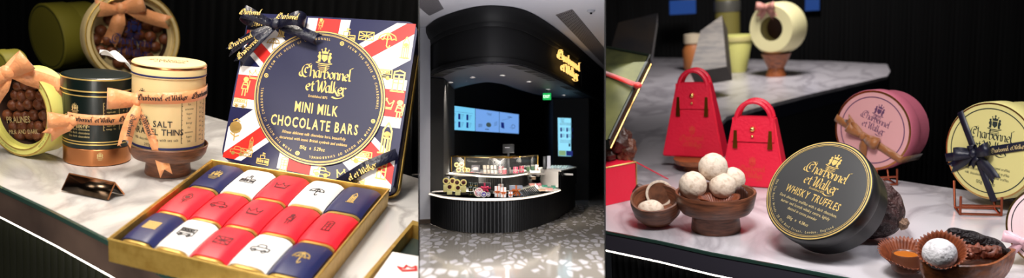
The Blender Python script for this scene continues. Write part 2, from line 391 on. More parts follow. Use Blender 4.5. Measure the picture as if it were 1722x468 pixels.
def bow(mb, m, L, w, tails=((-1, -1.3), (1, -1.2)), droop=.15, depth=.3, T=None, knot=.35):
    """gift bow facing +z: two loops, a knot, forked tails (x, y end points in units of L)"""
    for g in (-1, 1):
        pts = []; n = 16
        for i in range(n+1):
            t = i/n; x = L*math.sin(PI*t)**.8; pts.append((g*x, L*droop*math.sin(PI*t) + (t-.5)*w*.25, w*.2 + depth*L*(math.sin(2*PI*t)*.8 + .5*math.sin(PI*t))))
        mb.strip(pts, Vector((-.15*g, 1, 0)), w, m, T, wf=lambda t: .38+.72*math.sin(PI*t)**.7)
    mb.ball((0, 0, depth*L*.45), w*knot, m, 12, 8, T, sc=(.9, 1.1, .8))
    for j, (tx, ty) in enumerate(tails):
        d = Vector((tx, ty, 0)).normalized(); q = Vector((-d.y, d.x, 0)); n = 8
        pts = [Vector((tx*L*i/n, ty*L*i/n, .04*L+.12*L*math.sin(PI*1.5*i/n)*(1-.5*i/n))) + q*.08*L*math.sin(2.5*i/n+j) for i in range(n+1)]
        mb.strip(pts, q, w*.85, m, T, notch=w*.4, wf=lambda t: .45+.6*min(1, t*2.5))
    return mb
# ================================================================ LEFT: counter with the open box of chocolate bars
F = FL; CL = (703.4, 1)
M_marbL = marble('white marble', (226, 221, 216), (150, 146, 146), .09)
M_gold = mat('gold foil', (216, 180, 96), .38, .7, noise=(1.5, (186, 146, 66), .35, .8))
M_print = mat('gold print', (238, 204, 122), .35, .55)
M_printp = mat('pale gold print', (236, 214, 150), .4, .5)
M_navy = mat('navy paper', (17, 21, 70), .34, coat=.2)
M_navyd = mat('navy seal paper', (16, 19, 60), .42, coat=.15)
M_red = mat('red paper', (222, 40, 34), .38, coat=.1)
M_white = mat('white paper', (238, 236, 236), .45)
M_redbar = mat('crimson wrapper', (230, 32, 52), .42)
M_whitebar = mat('white wrapper', (240, 236, 232), .45)
M_navybar = mat('navy wrapper', (30, 36, 84), .38)
M_peach = mat('peach satin', (236, 160, 104), .38, sheen=.3, bump=(2.5, .15))
M_navyrib = mat('navy satin', (12, 14, 38), .42, bump=(2.5, .15))
M_cream = mat('cream card', (232, 208, 150), .5)
M_dkgreen = mat('dark green card', (7, 22, 19), .35, coat=.3)
M_copper = mat('copper foil', (214, 142, 92), .28, 1)
M_ink = mat('black ink', (20, 20, 26), .5)
M_wood = mat('turned walnut', (122, 74, 46), .45, noise=(.8, (74, 40, 24), .35, .7, (1, 1, 6)), bump=(1.5, .12, (1, 1, 8)), coat=.15)
M_black = mat('black lacquer', (9, 9, 11), .5)
M_brass = mat('brass trim', (190, 150, 70), .3, 1)
M_lime = mat('lime card', (222, 216, 118), .5)
M_olive = mat('olive card', (142, 134, 42), .55)
M_choc = mat('milk chocolate', (124, 66, 34), .42, coat=.1, bump=(1.2, .2))
M_clear = mat('clear window film', (40, 34, 30), .1); M_clear.node_tree.nodes['Principled BSDF'].inputs['Alpha'].default_value = .08
M_led = mat('led strip', (255, 255, 255), emit=(255, 246, 230), es=5)
M_bronze = mat('dark bronze edge', (128, 106, 94), .4, .3, noise=(.12, (84, 70, 64), .3, .7))
M_glassg = mat('green glass edge', (50, 76, 68), .2, .0, coat=.6)
M_flute = mat('fluted dark green lacquer', (34, 36, 26), .35, coat=.3)
M_wallk = mat('black wall', (5, 5, 6), .8)
M_drape = mat('black ribbed drape', (8, 8, 9), .75)

# --- counter: marble slab whose front edge runs down to the right
fe = [F.on(u, v) for u, v in ((-90, 271), (0, 311), (95, 356), (191, 405), (300, 468), (420, 545))]
be = [F.on(u, v) for u, v in ((704, 300), (520, 244), (345, 193), (160, 140), (-110, 62))]
rgt = [F.on(704, 545)]
top = [p+Vector((0,0,-.04)) for p in fe + rgt + be]
dn = Vector((0, 0, -1))
fdir = (fe[3]-fe[1]).normalized(); fout = Vector((fdir.y, -fdir.x, 0))
mb = MB().slab(top, 1.0, M_marbL)
ct = thing('display_counter', 'fluted counter with a pale marble top, under the tin of chocolate bars', 'counter', F, Vector((0, 0, 0)), kind=None)
part('marble_top', mb, ct, clip=CL)
def bandpts(z, out): return [Vector((p.x, p.y, z)) + fout*out for p in fe]
hb = 2.55
mb = MB()
mb.slab(bandpts(-.06, .25) + bandpts(-.06, .02)[::-1], .36, M_glassg); part('glass_edge', mb, ct)
mb = MB(); mb.slab(bandpts(-.42, .2) + bandpts(-.42, -.6)[::-1], 2.2, M_bronze); part('edge_band', mb, ct)
mb = MB(); mb.slab(bandpts(-2.64, .12) + bandpts(-2.64, -.5)[::-1], .18, M_led); part('light_strip', mb, ct)
path = spline(bandpts(0, -.9), 14); mb = MB()
cum = [0]
for a, b in zip(path, path[1:]): cum.append(cum[-1]+(b-a).length)
N = int(cum[-1]/1.05); prof = []
for k in range(N*8+1):
    q = cum[-1]*k/(N*8); i = max(j for j in range(len(cum)) if cum[j] <= q+1e-9); i = min(i, len(path)-2); p = path[i].lerp(path[i+1], (q-cum[i])/(cum[i+1]-cum[i]))
    prof.append(p + fout*.45*abs(math.sin(PI*k/8)))
vs = [Vector((p.x, p.y, z)) for z in (-2.6, -16) for p in prof]; n = len(prof)
mb.add(vs, [[i, i+1, n+i+1, n+i] for i in range(n-1)], M_flute, True)
part('fluted_front', mb, ct)

# --- walls of the left set
b0 = F.on(704, 288)
nb = Vector((.25, -1, 0)).normalized()
wl = [F.at(-260, 234, 172), F.at(700, 234, 150)]
mb = MB(); d = Vector((.1, 1, 0))*2; p, q = [Vector((w.x, w.y, 0)) for w in wl]
n = 150; pts = []
for k in range(n+1):
    w = p.lerp(q, k/n); pts.append(w + Vector((0, -1.0, 0))*abs(math.sin(k*1.9)))
vs = [Vector((w.x, w.y, z)) for z in (-40, 75) for w in pts]
mb.add(vs, [[i, i+1, n+2+i, n+1+i] for i in range(n)], M_drape, True)
struct('wall_back', mb, F, solid=.3)
mb = MB().slab([F.at(-300, 234, 55)*1, F.at(-260, 234, 142), F.at(-320, 234, 150), F.at(-420, 234, 55)], 1, M_wallk)

# --- lid of the tin, leaning back
BLp, BRp = F.on(371, 266, 1.1), F.on(660, 324, 1.1); dd = (BRp-BLp).normalized(); lean = math.radians(34)
n0 = Vector((dd.y, -dd.x, 0)); LN = (n0*math.cos(lean) + Vector((0, 0, 1))*math.sin(lean)).normalized()
LQ = [(418.5, 21.5), (704, 37.5), (660, 327), (371, 267)]
LH = solve_h([(0, 0), (1, 0), (1, 1), (0, 1)], LQ)
lc = BLp.lerp(BRp, .5)
def LP(s, t, h=0): u, v = LH(s, t); return F.onpl(u, v, BLp, LN) + LN*h - lc
lid = thing('tin_lid', 'square tin lid with a flag design and big round navy seal, behind the bars', 'tin lid', F, lc)
def rr(n=6, r=.06, o=0):
    P = []
    for cx, cy, a0 in ((1-r, r, -90), (1-r, 1-r, 0), (r, 1-r, 90), (r, r, 180)):
        for k in range(n+1): a = math.radians(a0+90*k/n); P.append((cx+(r+o)*math.cos(a), cy+(r+o)*math.sin(a)))
    return P
def clip2(poly, lo=.012, hi=.988):
    for ax, sg, b in ((0, 1, lo), (0, -1, hi), (1, 1, lo), (1, -1, hi)):
        out = []
        for i in range(len(poly)):
            a, c = poly[i-1], poly[i]; da, dc = sg*(a[ax]-b), sg*(c[ax]-b)
            if (da >= 0) != (dc >= 0): t = da/(da-dc); out.append((a[0]+(c[0]-a[0])*t, a[1]+(c[1]-a[1])*t))
            if dc >= 0: out.append(c)
        poly = out
        if not poly: return []
    return poly
mb = MB(); mb.slab([LP(s, t, 0) for s, t in rr()], 1.5, M_navy, -LN, ms=M_navy)
part('lid_body', mb, lid, clip=CL)
mb = MB()
sk = [LP(s, t, -1.05) for s, t in rr(o=.004)]; sk2 = [LP(s, t, -1.52) for s, t in rr(o=.006)]; n = len(sk)
mb.add(sk+sk2, [[i, (i+1) % n, n+(i+1) % n, n+i] for i in range(n)], M_gold); part('gold_rim', mb, lid, clip=CL, solid=.08)
pen = {k: Pen() for k in ('w1', 'r1', 'w2', 'r2')}
def band(p, q, w): d = (q[0]-p[0], q[1]-p[1]); l = math.hypot(*d); nx, ny = -d[1]/l*w, d[0]/l*w; return clip2([(p[0]+nx, p[1]+ny), (p[0]-nx, p[1]-ny), (q[0]-nx, q[1]-ny), (q[0]+nx, q[1]+ny)])
mb = MB(); cc = (.465, .495)
for e in ((-.13, -.03), (1.13, -.03), (1.1, 1.06), (-.1, 1.06)):
    P = band(cc, e, .115)
    if len(P) > 2: pen['w1'].poly(P)
    dx, dy = e[0]-cc[0], e[1]-cc[1]; l = math.hypot(dx, dy); ox, oy = dy/l*.045, -dx/l*.045
    P = band((cc[0]+ox, cc[1]+oy), (e[0]+ox, e[1]+oy), .038)
    if len(P) > 2: pen['r1'].poly(P)
pen['w2'].poly(clip2([(.39-.0, 0), (.64, 0), (.61, 1), (.36, 1)])); pen['w2'].poly(clip2([(0, .37), (1, .35), (1, .63), (0, .65)]))
pen['r2'].poly(clip2([(.45, 0), (.585, 0), (.555, 1), (.42, 1)])); pen['r2'].poly(clip2([(0, .43), (1, .41), (1, .57), (0, .59)]))
for k, m, h in (('w1', M_white, .012), ('r1', M_red, .02), ('w2', M_white, .028), ('r2', M_red, .036)): pen[k].into(mb, LP, m, h)
part('flag_pattern', mb, lid, clip=CL)
ic = Pen()
for kind, x, y, k in (('castle', .635, .12, .055), ('flag', .74, .105, .05), ('umbrella', .855, .12, .06), ('clock', .955, .16, .06), ('bus', .865, .33, .05), ('phone', .945, .36, .075), ('crown', .9, .5, .05), ('guard', .97, .52, .06),
                      ('clock', .93, .7, .085), ('bus', .82, .83, .06), ('phone', .93, .88, .06), ('crown', .74, .95, .05), ('crown', .12, .42, .05), ('guard', .07, .5, .07), ('bus', .06, .62, .05), ('rose', .06, .8, .075), ('car', .1, .93, .05),
                      ('clock', .24, .09, .06), ('flag', .16, .93, .045), ('castle', .27, .955, .045), ('guard', .47, .045, .04), ('car', .62, .955, .05), ('phone', .4, .955, .05), ('castle', .82, .96, .04), ('umbrella', .2, .2, .05), ('clock', .18, .87, .04)):
    ic.at(x, y, 1); ic2 = Pen(); ic2.icon(kind, 0, 0, k, .1)
    part('gold_picture', ic2.into(MB(), lambda a, b, h, x=x, y=y: LP(x+a, y-b, h), M_print, .046), lid, clip=CL)
# seal: a disc 220 x 226 pixels about (538,166); solve its centre in lid units from the picture
LHi = solve_h(LQ, [(0, 0), (1, 0), (1, 1), (0, 1)])
def sealP(x, y, h=0):  # unit disc in the plane of the lid, turned with the lid
    c, q = math.cos(.125), math.sin(.125)
    return F.onpl(538.5+110.5*(x*c+y*q), 166.5+113.5*(x*q-y*c), BLp, LN) + LN*h - lc
seal = Pen(); seal.poly([(math.cos(2*PI*k/80), math.sin(2*PI*k/80)) for k in range(80)])
mb = MB(); P = [sealP(math.cos(2*PI*k/80), math.sin(2*PI*k/80), .12) for k in range(80)]; mb.slab(P, .11, M_navyd, -LN)
sl = part('round_seal', mb, lid, label='raised round navy seal with gold lettering')
g = Pen()
g.ring(0, 0, .985, .016, 96); g.ring(0, 0, .94, .008, 96); g.ring(0, 0, .955, .005, 96)
g.crest(.0, .60, .14); g.logo(.06, .27, .80, est=False, w=.27); g.text('Established 1875', -.03, .0, .055, .003, .8)
g.text('MINI MILK', -.03, -.235, .215, .018, .6, .10); g.text('CHOCOLATE BARS', -.03, -.47, .215, .018, .6, .10)
g.text('Fifteen delicious milk chocolate bars, beautifully', -.02, -.575, .062, 0, .72, .09, .15); g.text('decorated with iconic British symbols and emblems', -.02, -.66, .062, 0, .72, .09, .15); g.text('150g  e  5.29oz', -.02, -.775, .075, .003, .75, .09, .1)
for a in (2.75, 1.18, -.39, -1.96): g.arctext('FROM THE HOUSE OF CHARBONNEL', 0, 0, .865, a, .05, .004, .78, .36)
for a in (2.87, 1.30, -.27, -1.84): g.ring(.88*math.cos(a), .88*math.sin(a), .026, .014, 12); g.disc(.88*math.cos(a), .88*math.sin(a), .012, 6)
mb = MB(); g.into(mb, sealP, M_print, .135); part('gold_lettering', mb, sl)
# navy ribbon tied across the top left corner and passing the lower right corner
def strap(pts, w, name, lab=None, h=.3, txt=None, par=None):
    P = [LP(s, t, h + k) for s, t, k in pts]; mb = MB(); n = len(P); vs = []
    for i, p in enumerate(P):
        d = (P[min(i+1, n-1)]-P[max(i-1, 0)]).normalized(); q = LN.cross(d).normalized(); vs += [p-q*w/2, p+q*w/2]
    mb.add(vs, [[2*i, 2*i+1, 2*i+3, 2*i+2] for i in range(n-1)], M_navyrib, True)
    return mb, P
def ribtext(mb, P, w, txt, size, up=1):
    a, b = P[0], P[-1]; d = (b-a).normalized(); q = LN.cross(d)*up; pn = Pen().word(txt, 0, 0, size, .26) if False else None
    pn = Pen(); L = pn.word(txt, 0, 0, size, .28); k = (b-a).length
    for x0 in (size*1.2,):
        pn.into(mb, lambda x, y, h: a + (d if up > 0 else d)*(x + x0) + q*(y-size*.75) + LN*h, M_print, .09)
mb, P = strap([(.02, .09, 0), (.1, .085, .05), (.2, .08, .15)], 1.35, ''); ribtext(mb, P, 1.3, "Charbonnel' et", .36); rib = part('ribbon', mb, lid, label='dark navy ribbon with gold lettering', solid=.04, keepn=True)
mb, P = strap([(.72, 1.02, .1), (.86, .88, .1), (1.0, .78, .1)], 1.1, '')
pn = Pen(); L = pn.word('el et Walker', 0, 0, .36, .3); a, b = P[0], P[-1]; d = (b-a).normalized(); q = LN.cross(d); 
pn.into(mb, lambda x, y, h: a+d*(x+1.3)+q*(y-.28)+LN*h, M_print, .06); part('lower_band', mb, rib, solid=.04, clip=CL, keepn=True)
bo = LP(.235, .105, .9)
ex = (LP(1, .1)-LP(0, .1)).normalized(); ey = LN.cross(ex); BM = Matrix((ex, ey, LN)).transposed().to_4x4(); BM.translation = bo
mb = MB()
for g2, ln, w, dr in ((-1, 3.7, 1.55, .18), (1, 3.1, 1.7, .12)):
    pts = [];  n = 16
    for i in range(n+1):
        t = i/n; x = ln*math.sin(PI*t)**.8; pts.append((g2*x, ln*dr*math.sin(PI*t)+(t-.5)*.3, .25+ln*.28*math.sin(2*PI*t)+.3*math.sin(PI*t)))
    mb.strip(pts, Vector((-.1*g2, 1, 0)), w, M_navyrib, BM, wf=lambda t: .4+.65*math.sin(PI*t)**.7)
    pn = Pen(); pn.word("Charbonnel'", 0, 0, .34, .3)
    x0 = -ln+.25 if g2 < 0 else .75
    pn.into(mb, lambda x, y, h: BM @ Vector((x0+x*.85, y+ln*dr*.75-.3, 1.5)), M_print)
part('bow_loops', mb, rib, solid=.04, keepn=True)
mb = MB().ball((0, 0, .4), .55, M_navyrib, 14, 9, BM, sc=(1.05, 1.2, .8)); part('knot', mb, rib)
mb = MB()
for (x1, y1), w, tw in (((-2.7, -4.3), 1.15, 1), ((-4.1, -3.2), 1.1, 0), ((4.6, -1.2), 1.2, 0)):
    d = Vector((x1, y1, 0)).normalized(); q = Vector((-d.y, d.x, 0)); Lg = math.hypot(x1, y1)
    pts = [Vector((x1*i/8, y1*i/8, .1+.35*math.sin(PI*i/8))) for i in range(9)]
    mb.strip(pts, q, w, M_navyrib, BM, notch=.5, wf=lambda t: .5+.5*min(1, t*3))
    if y1 < -2:
        pn = Pen(); pn.word("Charbonnel'", 0, 0, .33, .3); pn.into(mb, lambda x, y, h: BM @ (d*(Lg-.1)-d*x - q*(y-.25) + Vector((0, 0, .62))), M_print)
part('ribbon_tails', mb, rib, solid=.04, keepn=True)

# --- tray of fifteen bars
G = {(1,0):(410.8,276.5),(1,1):(364.6,317),(1,2):(310.8,359),(1,3):(253,409),(2,0):(469,286),(2,1):(426,326.6),(2,2):(370,375),(2,3):(316.5,420),
(3,0):(522.7,296),(3,1):(484.6,337.8),(3,2):(428.6,382.5),(3,3):(375,436),(4,0):(578.6,306),(4,1):(545.6,350.5),(4,2):(494.7,400),(4,3):(449,451),
(0,0):(362.7,267),(0,1):(314.6,309),(0,2):(257,351.5),(0,3):(199,394)}
TH = solve_h(list(G), list(G.values())); HB = 1.75
def TP(c, r, h=0.0):
    u, v = TH(c, r); p = F.on(u, v, HB); return Vector((p.x, p.y, h))
tc0 = TP(2.5, 1.5)
tray = thing('gold_tin_tray', 'shallow square gold tin holding fifteen wrapped chocolate bars', 'tin', F, tc0)
def ringc(e, h): return [TP(c, r, h)-tc0 for c, r in ((-e, -e*.25), (5+e, -e*.25), (5+e, 3+e*.7), (-e, 3+e*.7))]
mb = MB(); mb.slab(ringc(.12, .18), .18, M_gold); part('tin_base', mb, tray)
o1, o2, i2, i1 = ringc(.14, 0), ringc(.15, 1.55), ringc(.10, 1.55), ringc(.09, .1)
mb = MB(); vs = o1+o2+i2+i1
mb.add(vs, [[j*4+i, j*4+(i+1) % 4, (j+1)*4+(i+1) % 4, (j+1)*4+i] for j in range(3) for i in range(4)] + [[12+i, 12+(i+1) % 4, (i+1) % 4, i] for i in range(4)], M_gold); part('tin_wall', mb, tray)
mb = MB(); e = ringc(.15, 1.58); e2 = e[1:]+e[:1]
for a, b in zip(e, e2): mb.tube([a, b], .085, M_gold, 8)
part('rolled_rim', mb, tray)
bars = [['navy', 'white', 'red', 'white', 'navy'], ['red']*5, ['navy', 'white', 'red', 'white', 'navy']]
icons = [['crest', 'castle', 'crown', 'umbrella', 'clock'], ['rose', 'car', 'crown', 'guard', 'phone'], ['lines', 'bus', 'flag', 'car', 'umbrella']]
icn = {'crest': 'crest', 'castle': 'castle', 'crown': 'crown', 'umbrella': 'umbrella', 'clock': 'clock tower', 'rose': 'rose', 'car': 'taxi', 'guard': 'guardsman', 'phone': 'phone box', 'lines': 'gold block', 'bus': 'bus', 'flag': 'flag'}
rown = ['back row', 'middle row', 'front row']; coln = ['left end', 'second from left', 'centre', 'second from right', 'right end']
WM = {'navy': M_navybar, 'white': M_whitebar, 'red': M_redbar}
for r in range(3):
    for c in range(5):
        k = bars[r][c]; org = TP(c+.5, r+.5, .2)
        b = thing('chocolate_bar', f'{k} wrapped mini chocolate bar in the {rown[r]} of the gold tin, {coln[c]}', 'chocolate bar', F, org, 'mini bars in the gold tin')
        def sec(e, hh, c=c, org=org, nx=10):
            """rounded cross-section ring across the bar at row position e"""
            P = []
            for i in range(nx+1):
                x = i/nx; q = abs(2*x-1); P.append((.01+.98*x, .12 + hh*(1-.28*q**5)))
            P = [(.01, .0)] + P + [(.99, 0)]
            return P
        def loft(m, r0, r1, g, hh, seg=6):
            mb = MB(); rings = []
            for j in range(seg+1):
                t = j/seg; e = r+r0+(r1-r0)*t; sq = 1-.10*(abs(2*t-1)**4)
                rings.append([TP(c+.5+(x-.5)*g, e, .2+h*sq)-org for x, h in sec(e, hh)])
            n = len(rings[0]); vs = [v for q in rings for v in q]
            fs = [[j*n+i, j*n+(i+1) % n, (j+1)*n+(i+1) % n, (j+1)*n+i] for j in range(seg) for i in range(n)] + [list(range(n))[::-1], [seg*n+i for i in range(n)]]
            return mb.add(vs, fs, m, True)
        part('foil', loft(M_gold, .02, .98, .94, 1.22), b, label='gold foil ends of the bar')
        part('wrapper', loft(WM[k], .045, .93, .985, 1.36), b)
        pn = Pen(); kk = icons[r][c]
        if kk == 'crest': pn.crest(0, 0, 1.1)
        elif kk == 'lines':
            for j in range(5): pn.stroke([(-1.0, .55-.3*j), (.9, .6-.3*j)], .2)
        else: pn.icon(kk, 0, 0, 1.3, .12)
        
        wx = (TP(c+1, r+.5)-TP(c, r+.5)).length; wy = (TP(c+.5, r+1)-TP(c+.5, r)).length
        mb = MB(); pn.into(mb, lambda x, y, h: TP(c+.5+x/3.9/1.0*.75, r+.5-y/wy*.95, 1.70)-org, M_ink if k == 'white' else (M_print if k == 'navy' else mat('dark red print', (96, 8, 24), .4)))
        part('printed_picture', mb, b)

# --- second gold tin at the right front, cut off by the picture
tp = [F.on(u, v, 1.6) for u, v in ((694, 372), (792, 400), (700, 540), (592, 492))]
ct2 = sum(tp, Vector())/4; t2 = thing('gold_tin_tray', 'corner of another gold tin with one white bar, at the lower right', 'tin', F, Vector((ct2.x, ct2.y, 0)))
cz = Vector((ct2.x, ct2.y, 0))
def rg(f, z): return [Vector((ct2.x+(p.x-ct2.x)*f, ct2.y+(p.y-ct2.y)*f, z))-cz for p in tp]
mb = MB(); o1, o2, i2, i1 = rg(1, 0), rg(1.02, 1.6), rg(.9, 1.6), rg(.88, .15)
mb.add(o1+o2+i2+i1, [[j*4+i, j*4+(i+1) % 4, (j+1)*4+(i+1) % 4, (j+1)*4+i] for j in range(3) for i in range(4)] + [[12, 13, 14, 15]] + [[3, 2, 1, 0]], M_gold); part('tin_wall', mb, t2, clip=CL)
mb = MB(); mb.slab([p+Vector((0, 0, .5)) for p in rg(.86, .12)], .4, mat('dark green liner', (40, 52, 46), .5)); part('liner', mb, t2, clip=CL)
wq = [F.on(u, v, 1.5) for u, v in ((660, 424), (730, 436), (700, 500), (622, 478))]; wc = sum(wq, Vector())/4
wb = thing('chocolate_bar', 'white wrapped bar with a red picture inside the cut off gold tin', 'chocolate bar', F, Vector((wc.x, wc.y, .62)))
oo = Vector((wc.x, wc.y, .62)); mb = MB().slab([p-oo for p in wq], .85, M_whitebar); part('wrapper', mb, wb, clip=CL)
cpx = F.on(686, 452, 1.5)-oo; mb = MB(); Pen().icon('crown', 0, 0, .8, .22).into(mb, lambda x, y, h: cpx+Vector((x, y, .03)), M_red); part('printed_picture', mb, wb, clip=CL)

# --- ribbons and jars
def jar_at(u, v): return F.on(u, v)
# dark green jar
b = F.on(158, 279); R = 51.5/1300*F.depth(b); b = b + Vector((0, R*.93, 0)); b = F.on(158, 278.5-0) + Vector((0, R*.85, 0)); R = 51/1300*F.depth(b); Ht = F.hgt(b, 124)
az = math.atan2(b.x, b.y)   # direction of the eye from the jar
J = thing('round_jar', 'dark green and gold round chocolate jar tied with a peach ribbon, on the marble', 'jar', F, b)
W0 = wrap(R+.03, -az)
zz = [0, .0, .26*Ht/1.0]
pc = [(R*.97, 0), (R*.99, .06), (R*.99, 1.55), (R*.975, 1.6)]
mb = MB().lathe(pc, M_copper, 64); part('copper_base', mb, J)
mb = MB().lathe([(R*.985, 1.6), (R, 1.65), (R, Ht*.83), (R*.985, Ht*.835)], M_dkgreen, 64); part('jar_body', mb, J)
mb = MB().lathe([(R*.985, Ht*.835), (R*1.03, Ht*.84), (R*1.03, Ht-.1), (R*.99, Ht), (R*.9, Ht+.02), (0, Ht+.02)], M_dkgreen, 64)
for z in (Ht*.855, Ht-.12): mb.lathe([(R*1.035, z-.06), (R*1.04, z), (R*1.035, z+.06)], M_print, 64)
part('jar_lid', mb, J)
for z in (2.05, 2.3, Ht*.80): part('gold_stripe', MB().lathe([(R*1.004, z-.05), (R*1.008, z), (R*1.004, z+.05)], M_print, 64), J)
pn = Pen(); pn.crest(-1.9, Ht*.66, .42); pn.text('Charbonnel', -1.9, Ht*.52, .7, .015, .7); pn.text('et Walker', -1.9, Ht*.44, .7, .015, .7)
for j in range(9): pn.stroke([(.5, Ht*.73-.32*j), (2.9, Ht*.73-.32*j)], .035)
for x in (.5, 1.9, 2.9): pn.stroke([(x, Ht*.73), (x, Ht*.73-2.56)], .035)
for j in range(8): pn.text('energy  fat' if j % 2 else 'sugars salt', 1.15, Ht*.73-.27-.32*j, .22, 0, .8); pn.text('%d' % (37+j*13), 2.4, Ht*.73-.27-.32*j, .22, 0, .8)
for j in range(4): pn.text('fine dark chocolate', -1.6, 3.7-.33*j, .3, 0, .8)
pn.crest(.2, 1.02, .33)
mb = MB(); pn.into(mb, W0, M_printp, .02); part('label_lettering', mb, J)
def band_on(name, J, R, z0, z1, w, m, az, a0, a1, txt=None, n=30, tm=None, lab=None):
    mb = MB(); pts = []
    for i in range(n+1):
        a = a0+(a1-a0)*i/n; pts.append(Vector(((R+.07)*math.sin(a-az), -(R+.07)*math.cos(a-az), z0+(z1-z0)*i/n)))
    mb.strip(pts, Vector((0, 0, 1)), w, m)
    if txt:
        pn = Pen(); x = a0*R+.3
        while x < a1*R-1: x = pn.word(txt, x, 0, w*.27, .25)+.5
        pn.into(mb, lambda x, y, h: ((R+.07+h)*math.sin(x/R-az), -(R+.07+h)*math.cos(x/R-az), z0+(z1-z0)*(x/R-a0)/(a1-a0)-w*.2+y), tm or M_ink, .05)
    return part(name, mb, J, solid=.03, keepn=True, label=lab)
zr = F.hgt(b+Vector((0, -R, 0)), 203)
rb = band_on('ribbon', J, R+.05, zr+.1, zr-.0, .95, M_peach, az, -.9, 1.5, "Charbonnel' et Walker", lab='peach satin ribbon')
def facing(c, roll=0, yaw=0):
    """frame at point c with z towards the eye"""
    z = (F.O-c).normalized(); x = Vector((0, 0, 1)).cross(z).normalized(); y = z.cross(x)
    return Matrix((x, y, z)).transposed().to_4x4() @ Matrix.Rotation(yaw, 4, 'Y') @ Matrix.Rotation(roll, 4, 'Z')
def put_bow(par, base, u, v, d, L, w, m, tails, roll=0, droop=.15, word=None, yaw=0, fwd=0, tw=0):
    c = F.at(u, v, d); M = Matrix.Translation(c) @ facing(c, roll, yaw)
    M = (base.inverted() if isinstance(base, Matrix) else Matrix.Translation(-base)) @ M
    mb = MB(); bow(mb, m, L, w, [], droop, T=M)
    if par.type == 'EMPTY': par = part('ribbon', mb, par, solid=.04, keepn=True, label='satin ribbon tied in a bow')
    else: part('bow', mb, par, solid=.04, keepn=True)
    for j, (tx, ty) in enumerate(tails):
        mb = MB(); dd = Vector((tx, ty, 0)).normalized(); q = Vector((-dd.y, dd.x, 0)); n = 10; Lg = L*math.hypot(tx, ty)
        pts = [Vector((tx*L*i/n, ty*L*i/n, fwd*min(1, 1.6*i/n)+.05*L+.2*L*math.sin(PI*1.5*i/n)*(1-.5*i/n))) + q*.08*L*math.sin(3*i/n+j*2) for i in range(n+1)]
        mb.strip(pts, q, w*(tw or .85), m, M, notch=w*.4, wf=lambda t: .45+.6*min(1, t*2.5))
        if word and Lg > 2.6:
            s = -1 if dd.x < 0 and dd.y > -.8 else 1; pn = Pen(); pn.word(word, 0, 0, w*(.15 if tw else .24), .28)
            pn.into(mb, lambda x, y, h: M @ (dd*(w*.9+x) + q*(y-w*(.2 if not tw else .12)) + Vector((0, 0, .3*L*max(.4, 1-x/Lg)+.06+fwd*min(1, 1.6*(w*.9+x)/Lg)))), M_ink)
        part('ribbon_tail', mb, par, solid=.04, keepn=True)
dj = F.depth(b)-R-.6
put_bow(rb, b, 124, 203, dj, 2.0, 1.25, M_peach, ((1.7, -1.05), (-.9, -.55)), .12, word="Charbonnel'")
# cream jar on a wooden dish
b = F.on(281, 298); R0 = 36.5/1300*F.depth(b); b = b + Vector((0, R0*.75, 0)); D = F.depth(b)
zd = F.hgt(b, 243) ; Rd = 62/1300*D
W = thing('wooden_cake_stand', 'turned brown wooden pedestal dish under the cream jar', 'stand', F, b)
mb = MB().lathe([(R0*.98, 0), (R0, .1), (R0*.94, zd*.5), (R0*.96, zd*.56)], M_wood, 64); part('foot', mb, W)
mb = MB().lathe([(R0*.8, zd*.52), (Rd*.86, zd*.60), (Rd*.95, zd*.78), (Rd, zd*1.05), (Rd*.985, zd*1.08), (Rd*.965, zd*1.06), (Rd*.945, zd*.84), (Rd*.5, zd*.78), (0, zd*.78)], M_wood, 64); part('dish', mb, W)
az = math.atan2(b.x, b.y); z0 = zd*.87; jb = Vector((b.x, b.y, z0)); R = 55.5/1300*D; Ht = F.hgt(b, 103.5)-z0
J = thing('round_jar', 'cream round jar with a peach ribbon, standing in a wooden pedestal dish', 'jar', F, jb)
mb = MB().lathe([(R*.98, 0), (R, .1), (R, Ht*.85), (R*.98, Ht*.855)], M_cream, 72); part('jar_body', mb, J)
mb = MB().lathe([(R*.98, Ht*.85), (R*1.02, Ht*.86), (R*1.02, Ht-.15), (R*.985, Ht), (R*.9, Ht+.03), (0, Ht+.03)], M_cream, 72)
mb.lathe([(R*1.024, Ht-.32), (R*1.03, Ht-.22), (R*1.024, Ht-.12)], M_copper, 72); part('jar_lid', mb, J)
M_nline = mat('navy line', (30, 36, 90), .5)
part('navy_stripe', MB().lathe([(R*1.024, Ht*.87), (R*1.028, Ht*.88), (R*1.024, Ht*.89)], M_nline, 72), J); part('navy_stripe', MB().lathe([(R*1.003, .55), (R*1.006, .66), (R*1.003, .77)], M_nline, 72), J)
pn = Pen(); pn.crest(-2.35, Ht*.67, .5); pn.text('SEA SALT', -1.2, Ht*.33, .78, .012, .85); pn.text('CARAMEL THINS', -1.35, Ht*.24, .78, .012, .85); pn.text('Milk chocolate thins with sea salt', -1.2, Ht*.17, .36, 0, .8); pn.text('200g e', -1.7, Ht*.11, .36, 0, .8)
for j in range(11): pn.stroke([(1.05, Ht*.67-.42*j), (3.6, Ht*.67-.42*j)], .05)
for x in (1.05, 2.5, 3.6): pn.stroke([(x, Ht*.67), (x, Ht*.67-4.2)], .05)
for j in range(10): pn.text(('Energy', 'Fat', 'saturates', 'Sugars', 'Salt')[j % 5], 1.75, Ht*.67-.35-.42*j, .26, 0, .8); pn.text('%d.%d' % (12+j*7, j), 3.05, Ht*.67-.35-.42*j, .26, 0, .8)
for j in range(9): pn.text('contains', 4.5, Ht*.67-.5*j, .3, 0, .8)
pn.text('Nutritional Information', 2.3, Ht*.67+.12, .3, 0, .8)
mb = MB(); pn.into(mb, wrap(R+.03, -az), M_ink, .02); part('label_lettering', mb, J); part('lid_lettering', Pen().logo(0, -.0, R*1.1, False, .2).into(MB(), lambda x, y, h: (x, y, Ht+.05), M_copper), J)
zr = F.hgt(b+Vector((0, -R, 0)), 167)-z0
